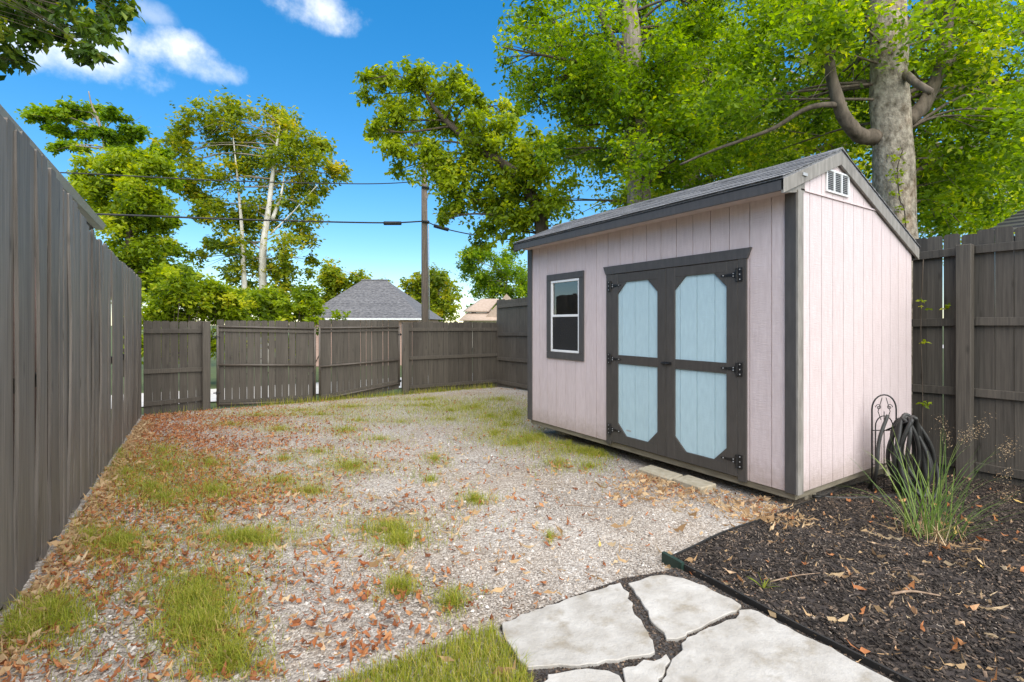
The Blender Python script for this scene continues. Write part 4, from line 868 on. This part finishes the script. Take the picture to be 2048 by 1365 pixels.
# grit lying in the joints between the flagstones
bb_ = np.array([q[:2] for q in PATH]); pj = np.stack([rng.uniform(bb_[:, 0].min(), bb_[:, 0].max(), 26000), rng.uniform(bb_[:, 1].min(), bb_[:, 1].max(), 26000)], 1); pj = pj[inpoly(pj, PATH) & visible(pj)]; n = len(pj)
tag(link('joint_grit', many('joint_grit', BOX*rng.uniform(.6, 1.1, (n, 8, 1)), BOX_F, rand_rot(n, .3)*np.stack([rng.uniform(.002, .008, n), rng.uniform(.002, .005, n), rng.uniform(.001, .003, n)], 1)[:, None, :], np.stack([pj[:, 0], pj[:, 1], g(pj[:, 0], pj[:, 1])+.0175], 1), 'mulch_chip', rng.uniform(.3, .97, n))), 'dark grit and bark crumbs in the joints of the flagstone path', 'grit', kind='stuff')
# fallen leaves: curled little blades
LT = np.array([(-1, 0, .15), (-.5, .32, .0), (-.5, -.32, .1), (0, .42, -.02), (0, -.42, .12), (.5, .3, .1), (.5, -.3, .0), (1.05, 0, .3)]); LT_F = [(0, 2, 1), (1, 2, 4, 3), (3, 4, 6, 5), (5, 6, 7)]
def litter(p, size, mat, name, label, cat, lift=.012, tilt=.35, rv=None, thin=1.):
    n = len(p); s = size*rng.uniform(.4, 1.75, n); M = rand_rot(n, tilt)*np.stack([s, s*rng.uniform(.45, 1., n)*thin, s*rng.uniform(.6, 1.8, n)], 1)[:, None, :]
    tm = LT[None]*np.array([1, 1, 1.8])+rng.normal(0, .14, (n, 8, 3)); T = np.stack([p[:, 0], p[:, 1], g(p[:, 0], p[:, 1])+lift+rng.uniform(0, .012, n)], 1)
    return tag(link(name, many(name, tm, LT_F, M, T, mat, rng.beta(2, 2, n) if rv is None else rv)), label, cat, kind='stuff')
p = yard(80000); dn_ = np.exp(-np.clip(p[:, 0]+.8, 0, 9)/.85)*np.clip(.25+p[:, 1]/7, 0, 1)+.006
cx_ = .5+.5*np.sin(p[:, 0]*2.3+1.1*np.sin(p[:, 1]*1.7))*np.sin(p[:, 1]*2.6+p[:, 0]); dn_ *= .25+1.1*cx_
p = p[rng.uniform(0, 1, len(p)) < dn_*3.4]
extra = []
for px, py, r, n in ((440, 1250, .30, 130), (740, 1285, .16, 60), (740, 1190, .12, 24), (520, 1000, .45, 160), (300, 985, .5, 160), (620, 1140, .14, 14), (660, 870, .5, 120), (400, 850, .8, 260), (560, 840, .6, 160), (450, 1170, .3, 60), (330, 870, .6, 160), (260, 1130, .3, 60)):
    c = G(px, py); extra.append(c[:2]+rng.normal(0, r, (n, 2))*.7)
y_ = rng.uniform(1.8, 11.8, 1500); extra.append(np.stack([-.78+np.abs(rng.normal(0, .13, 1500)), y_], 1))
for px, py, r, n in ((1310, 960, .14, 120), (1380, 985, .12, 60), (1500, 1010, .2, 60), (1290, 985, .22, 90), (1550, 1040, .13, 90), (1130, 935, .12, 40)): extra.append(G(px, py)[:2]+rng.normal(0, r, (n, 2)))
p = keep(np.concatenate([p]+extra), PATH, LAWN); p = p[(p[:, 0] > -.8)]
pm = np.stack([rng.uniform(2.3, 7.1, 260), rng.uniform(-.6, 3, 260)], 1); pm = keep(pm[inpoly(pm, MUL)])
litter(p, .019, 'litter', 'fallen_leaves', 'rust brown fallen leaves strewn over the gravel', 'leaves')
litter(pm, .026, 'litter', 'fallen_leaves', 'scattered tan and yellow leaves lying on the dark mulch', 'leaves', .04, rv=rng.uniform(.5, 1, len(pm)))
ps = np.concatenate([G(a, b)[:2]+rng.normal(0, r, (n, 2)) for a, b, r, n in ((1555, 1045, .12, 160), (1310, 965, .15, 160), (1400, 1000, .2, 90), (1280, 990, .2, 120), (1500, 1015, .25, 120), (1870, 1090, .25, 120), (1700, 1100, .5, 160), (1700, 1250, .6, 160), (600, 1000, 1.2, 500), (900, 1100, 1., 300))])
ps = keep(np.concatenate([ps, np.stack([-.78+np.abs(rng.normal(0, .1, 1500)), rng.uniform(1.5, 11, 1500)], 1)]), PATH); litter(ps, .035, 'straw', 'dry_straw', 'thin dry stalks and pine straw strewn near the shed corner', 'straw', .02, .2, thin=.13)
# grass
BL = np.array([(-.5, 0, 0), (.5, 0, 0), (-.4, .05, .45), (.4, .05, .45), (-.25, .2, .8), (.25, .2, .8), (0, .42, 1.)]); BL_F = [(0, 1, 3, 2), (2, 3, 5, 4), (4, 5, 6)]
def blades(p, hgt, wid, mat, name, label, dz=0, lean=.5):
    n = len(p); h = hgt*rng.uniform(.55, 1.3, n)**2.2*1.1; a = rng.uniform(0, 6.28, n); ca, sa = np.cos(a), np.sin(a); M = np.zeros((n, 3, 3)); bd = rng.uniform(.2, 2.2, n)*lean
    M[:, 0, 0] = ca*wid; M[:, 1, 0] = sa*wid; M[:, 0, 1] = -sa*h*bd; M[:, 1, 1] = ca*h*bd; M[:, 2, 2] = h/(1+bd*.3)
    T = np.stack([p[:, 0], p[:, 1], g(p[:, 0], p[:, 1])+dz], 1)
    return tag(link(name, many(name, BL, BL_F, M, T, mat, np.clip(rng.normal(.5, .25, n), 0, 1))), label, 'grass', kind='stuff')
pats = [(250, 950, 60, 40, 700), (330, 935, 60, 35, 600), (300, 980, 70, 25, 500), (430, 985, 65, 22, 500), (240, 1090, 60, 30, 600), (490, 1080, 100, 22, 800), (780, 1062, 85, 24, 420), (800, 1085, 35, 18, 200), (390, 1205, 80, 65, 1300), (400, 1260, 60, 30, 500), (100, 1235, 75, 40, 900), (40, 1270, 40, 30, 350), (455, 1325, 55, 30, 380), (700, 935, 70, 18, 500), (620, 985, 60, 14, 240), (870, 920, 30, 14, 140), (800, 1180, 35, 18, 150), (905, 1210, 28, 16, 110), (950, 1002, 35, 14, 160), (860, 962, 25, 8, 70), (690, 862, 50, 10, 300), (560, 860, 60, 10, 260), (520, 832, 100, 5, 260), (330, 905, 50, 20, 300), (460, 850, 60, 8, 200), (760, 880, 60, 8, 160),
        (700, 815, 90, 6, 500), (850, 800, 140, 10, 900), (950, 815, 90, 18, 900), (1030, 830, 40, 22, 420), (900, 840, 60, 8, 200), (990, 868, 50, 18, 420), (1030, 888, 45, 14, 320), (1080, 872, 35, 14, 320), (1140, 890, 60, 12, 420), (1200, 910, 45, 10, 420), (1115, 930, 35, 18, 180), (1180, 935, 40, 12, 160), (1100, 1080, 6, 5, 30), (420, 1040, 12, 8, 60), (640, 905, 60, 8, 140), (570, 920, 50, 10, 160), (800, 845, 80, 8, 160), (330, 1000, 90, 30, 500), (240, 910, 40, 30, 400), (420, 930, 80, 25, 400), (560, 965, 70, 14, 220), (640, 830, 160, 8, 500), (1000, 800, 60, 10, 500), (900, 822, 120, 10, 500), (1010, 850, 50, 20, 400), (720, 842, 100, 8, 260), (180, 1080, 40, 40, 300), (850, 812, 200, 12, 1100), (980, 835, 90, 16, 700), (1060, 880, 60, 14, 500), (1170, 905, 70, 8, 500), (600, 822, 160, 6, 400)]
pp = []
for px, py, rx, ry, n in pats:
    n = int(n*4.6); a = rng.uniform(0, 6.28, n); r = np.abs(rng.normal(0, .8, n)); c = np.array([G(px+q, py+s)[:2] for q, s in ((0, 0), (rx, 0), (0, -ry), (-rx, 0), (0, ry))])
    eu = (c[1]-c[3])/1.75; ev = (c[2]-c[4])/1.75; wob = 1+.35*np.sin(a*3+px)+.2*np.sin(a*7+py)
    pp.append(c[0]+eu*(np.cos(a)*r*wob)[:, None]+ev*(np.sin(a)*r*wob)[:, None])
pp = np.concatenate(pp); pp = pp[(pp[:, 0] > -.8) & (pp[:, 1] < 12.03)]
blades(keep(pp, MUL, PATH), .062, .0034, 'grass_blade', 'grass_patches', 'yellow green grass tufts pushing up through the gravel', lean=1.5)
pb_ = np.stack([rng.uniform(-.7, 7.1, 3000), 11.98-np.abs(rng.normal(0, .12, 3000))], 1); blades(pb_[(pb_[:, 0] > 1.2) | (rng.uniform(0, 1, 3000) < .12)], .11, .006, 'grass_blade', 'grass_fringe', 'taller grass fringe along the foot of the back fence and gate', lean=.6)
lp = np.array([q[:2] for q in LAWN]); pl = np.stack([rng.uniform(lp[:, 0].min(), lp[:, 0].max(), 60000), rng.uniform(lp[:, 1].min(), lp[:, 1].max(), 60000)], 1); pl = pl[inpoly(pl, LAWN) & visible(pl)][:14000]
blades(pl, .05, .0032, 'grass_blade', 'lawn_corner', 'small corner of green lawn between edging and flagstones', .0, .9)
# ornamental grass
og = G(1862, 1082); cl_ = thing('ornamental_grass', og, 'clump of long arching green ornamental grass growing in the mulch by the hose', 'grass clump')
def blade_obj(p0, d, ln, wd, droop, mat, nm='blade'):
    n = 7; d = np.array(d, float); d /= np.linalg.norm(d); s = np.cross(d, [0, 0, 1.]); s = s/np.linalg.norm(s) if np.linalg.norm(s) > .05 else np.array([1., 0, 0]); vs = []; p = np.array(p0, float); dd = d.copy()
    for k in range(n+1):
        f = k/n; w_ = wd*(.55+.9*f*(1-f)*2)*(1-f**3)+.0004; vs += [p-s*w_, p+s*w_+np.array([0, 0, w_*.3])]; dd = dd+np.array([0, 0, -droop*f/n*2.2]); dd /= np.linalg.norm(dd); p = p+dd*ln/n
    me = npmesh(nm, vs, [i for k in range(n) for i in (2*k, 2*k+1, 2*k+3, 2*k+2)], np.arange(n)*4, mat, np.full(len(vs), rng.uniform(.05, .75)), True)
    return link(nm, me, cl_), p
for k in range(95):
    c = rng.normal(0, 1, 2); side = rng.choice([0, 1], p=[.35, .65]); b_ = og+np.array([*(RT[:2]*(rng.normal(-.1 if side == 0 else .03, .045))+FW[:2]*rng.normal(0, .06)), .02])
    dirv = UP*1.0+RT*rng.normal(-.12 if side == 0 else .55, .4)+FW*rng.normal(.1, .4)
    blade_obj(b_, dirv, rng.uniform(.3, .85), rng.uniform(.0014, .0045), rng.uniform(.1, 1.3), 'lush_blade')
for k in range(9):
    b_ = og+np.array([*rng.normal(.02, .05, 2), .02]); o, tip = blade_obj(b_, UP*.8+RT*rng.normal(.35, .4)+FW*rng.normal(.1, .2), rng.uniform(.55, .9), .002, .6, 'lush_blade', 'flower_stalk')
    m = 70; T = tip+rng.normal(0, .022, (m, 3))+np.outer(rng.uniform(-1, 0, m), (tip-b_)*.14); 
    link('plume', many('plume', LEAF, LEAF_F, rotmats(m)*np.array([.013, .005, .005]), T, 'straw', rng.uniform(.3, 1, m)), cl_)
n = 90; ds = og[:2]+rng.normal(0, .09, (n, 2)); h = rng.uniform(.06, .22, n); M = rand_rot(n, .6)*np.stack([np.full(n, .004), h, h], 1)[:, None, :]
link('dry_base', many('dry_base', BL, BL_F, M, np.stack([ds[:, 0], ds[:, 1], g(ds[:, 0], ds[:, 1])+.03], 1), 'straw', rng.uniform(0, 1, n)), cl_)
blade_obj(G(1880, 1110)+np.array([0, 0, .03]), UP*1.+RT*-.16, .25, .006, 0, 'straw', 'dry_blade')
wd_ = G(1527, 1190); wt = thing('weed_sprout', wd_, 'small green weed sprouting alone in the mulch', 'weed'); cl_ = wt
for k in range(9): blade_obj(wd_+np.array([0, 0, .03]), UP*.8+RT*rng.normal(0, .7)+FW*rng.normal(0, .4), rng.uniform(.05, .11), .004, .7, 'grass_blade')
# twigs
for (x0, y0, x1, y1, r, lab) in ((785, 1010, 826, 1028, .006, 'short dark stick lying on the open gravel'), (1478, 1012, 1548, 998, .012, 'pale thick stick lying before the shed corner'), (1783, 1205, 1880, 1208, .008, 'bare tan stick lying on the mulch'), (1540, 1178, 1640, 1160, .004, 'thin curved twig beside the weed sprout'), (1130, 1015, 1210, 1022, .005, 'thin brown twig on the gravel before the paver blocks'), (560, 905, 640, 912, .005, 'long thin twig among leaves towards the gate'), (860, 1180, 915, 1195, .004, 'curved reddish twig on gravel before the flagstones')):
    a, b = G(x0, y0), G(x1, y1); up = np.array([0, 0, r+(.035 if inpoly(np.array([a[:2]]), MUL)[0] else .012)]); m = (a+b)/2+np.array([*rng.normal(0, .012, 2), .008])
    t = thing('twig', a, lab, 'twig', 'sticks on the ground'); MB().tube(bez([a+up, m+up, b+up], 4), [float(v) for v in np.linspace(r, r*.5, 9)], 6).tube([m+up, m+up+np.array([.03, .05, .01])], [r*.6, r*.3], 5).build('stick', 'twig_wood', t, True)
# ivy on the big trunk and by the shed's back corner
iv = thing('ivy_vine', down(b0, gz(b0)), 'green ivy climbing the thick pale trunk', 'ivy'); cs = [at(1795+rng.normal(8, 10), y_, tB-.36) for y_ in np.linspace(300, 470, 16)]
MB().tube(bez([down(at(1815, 470, tB-.38), gz(b0))]+[at(1812, 470, tB-.38), at(1800, 400, tB-.34), at(1795, 340, tB-.33), at(1806, 300, tB-.31)], 5), .008, 5).build('stem', 'bark_dark', iv, True)
leaves('foliage', cs+[at(1780, 345, tB-.34), at(1788, 360, tB-.34)], [.06]*18, 170, .05, 'leaf_bright', iv, .3, 1, 4)
iv2 = thing('ivy_vine', (6.95, 2.2, float(g(6.95, 2.2))), 'thin ivy strand in the gap between shed and rail fence', 'ivy')
MB().tube(bez([(6.98, 2.22, -.3), (6.96, 2.2, .6), (6.97, 2.22, 1.4), (6.98, 2.2, 2.15)], 5), .005, 5).build('stem', 'bark_dark', iv2, True)
leaves('foliage', [np.array([6.96, 2.19, z]) for z in (2.1, 1.75, 1.7, 1.62, 1.2, .9, .5)]+[np.array([7.17, 2.02, 1.62])], [.04]*8, 60, .05, 'leaf_bright', iv2, .3, 1, 4)
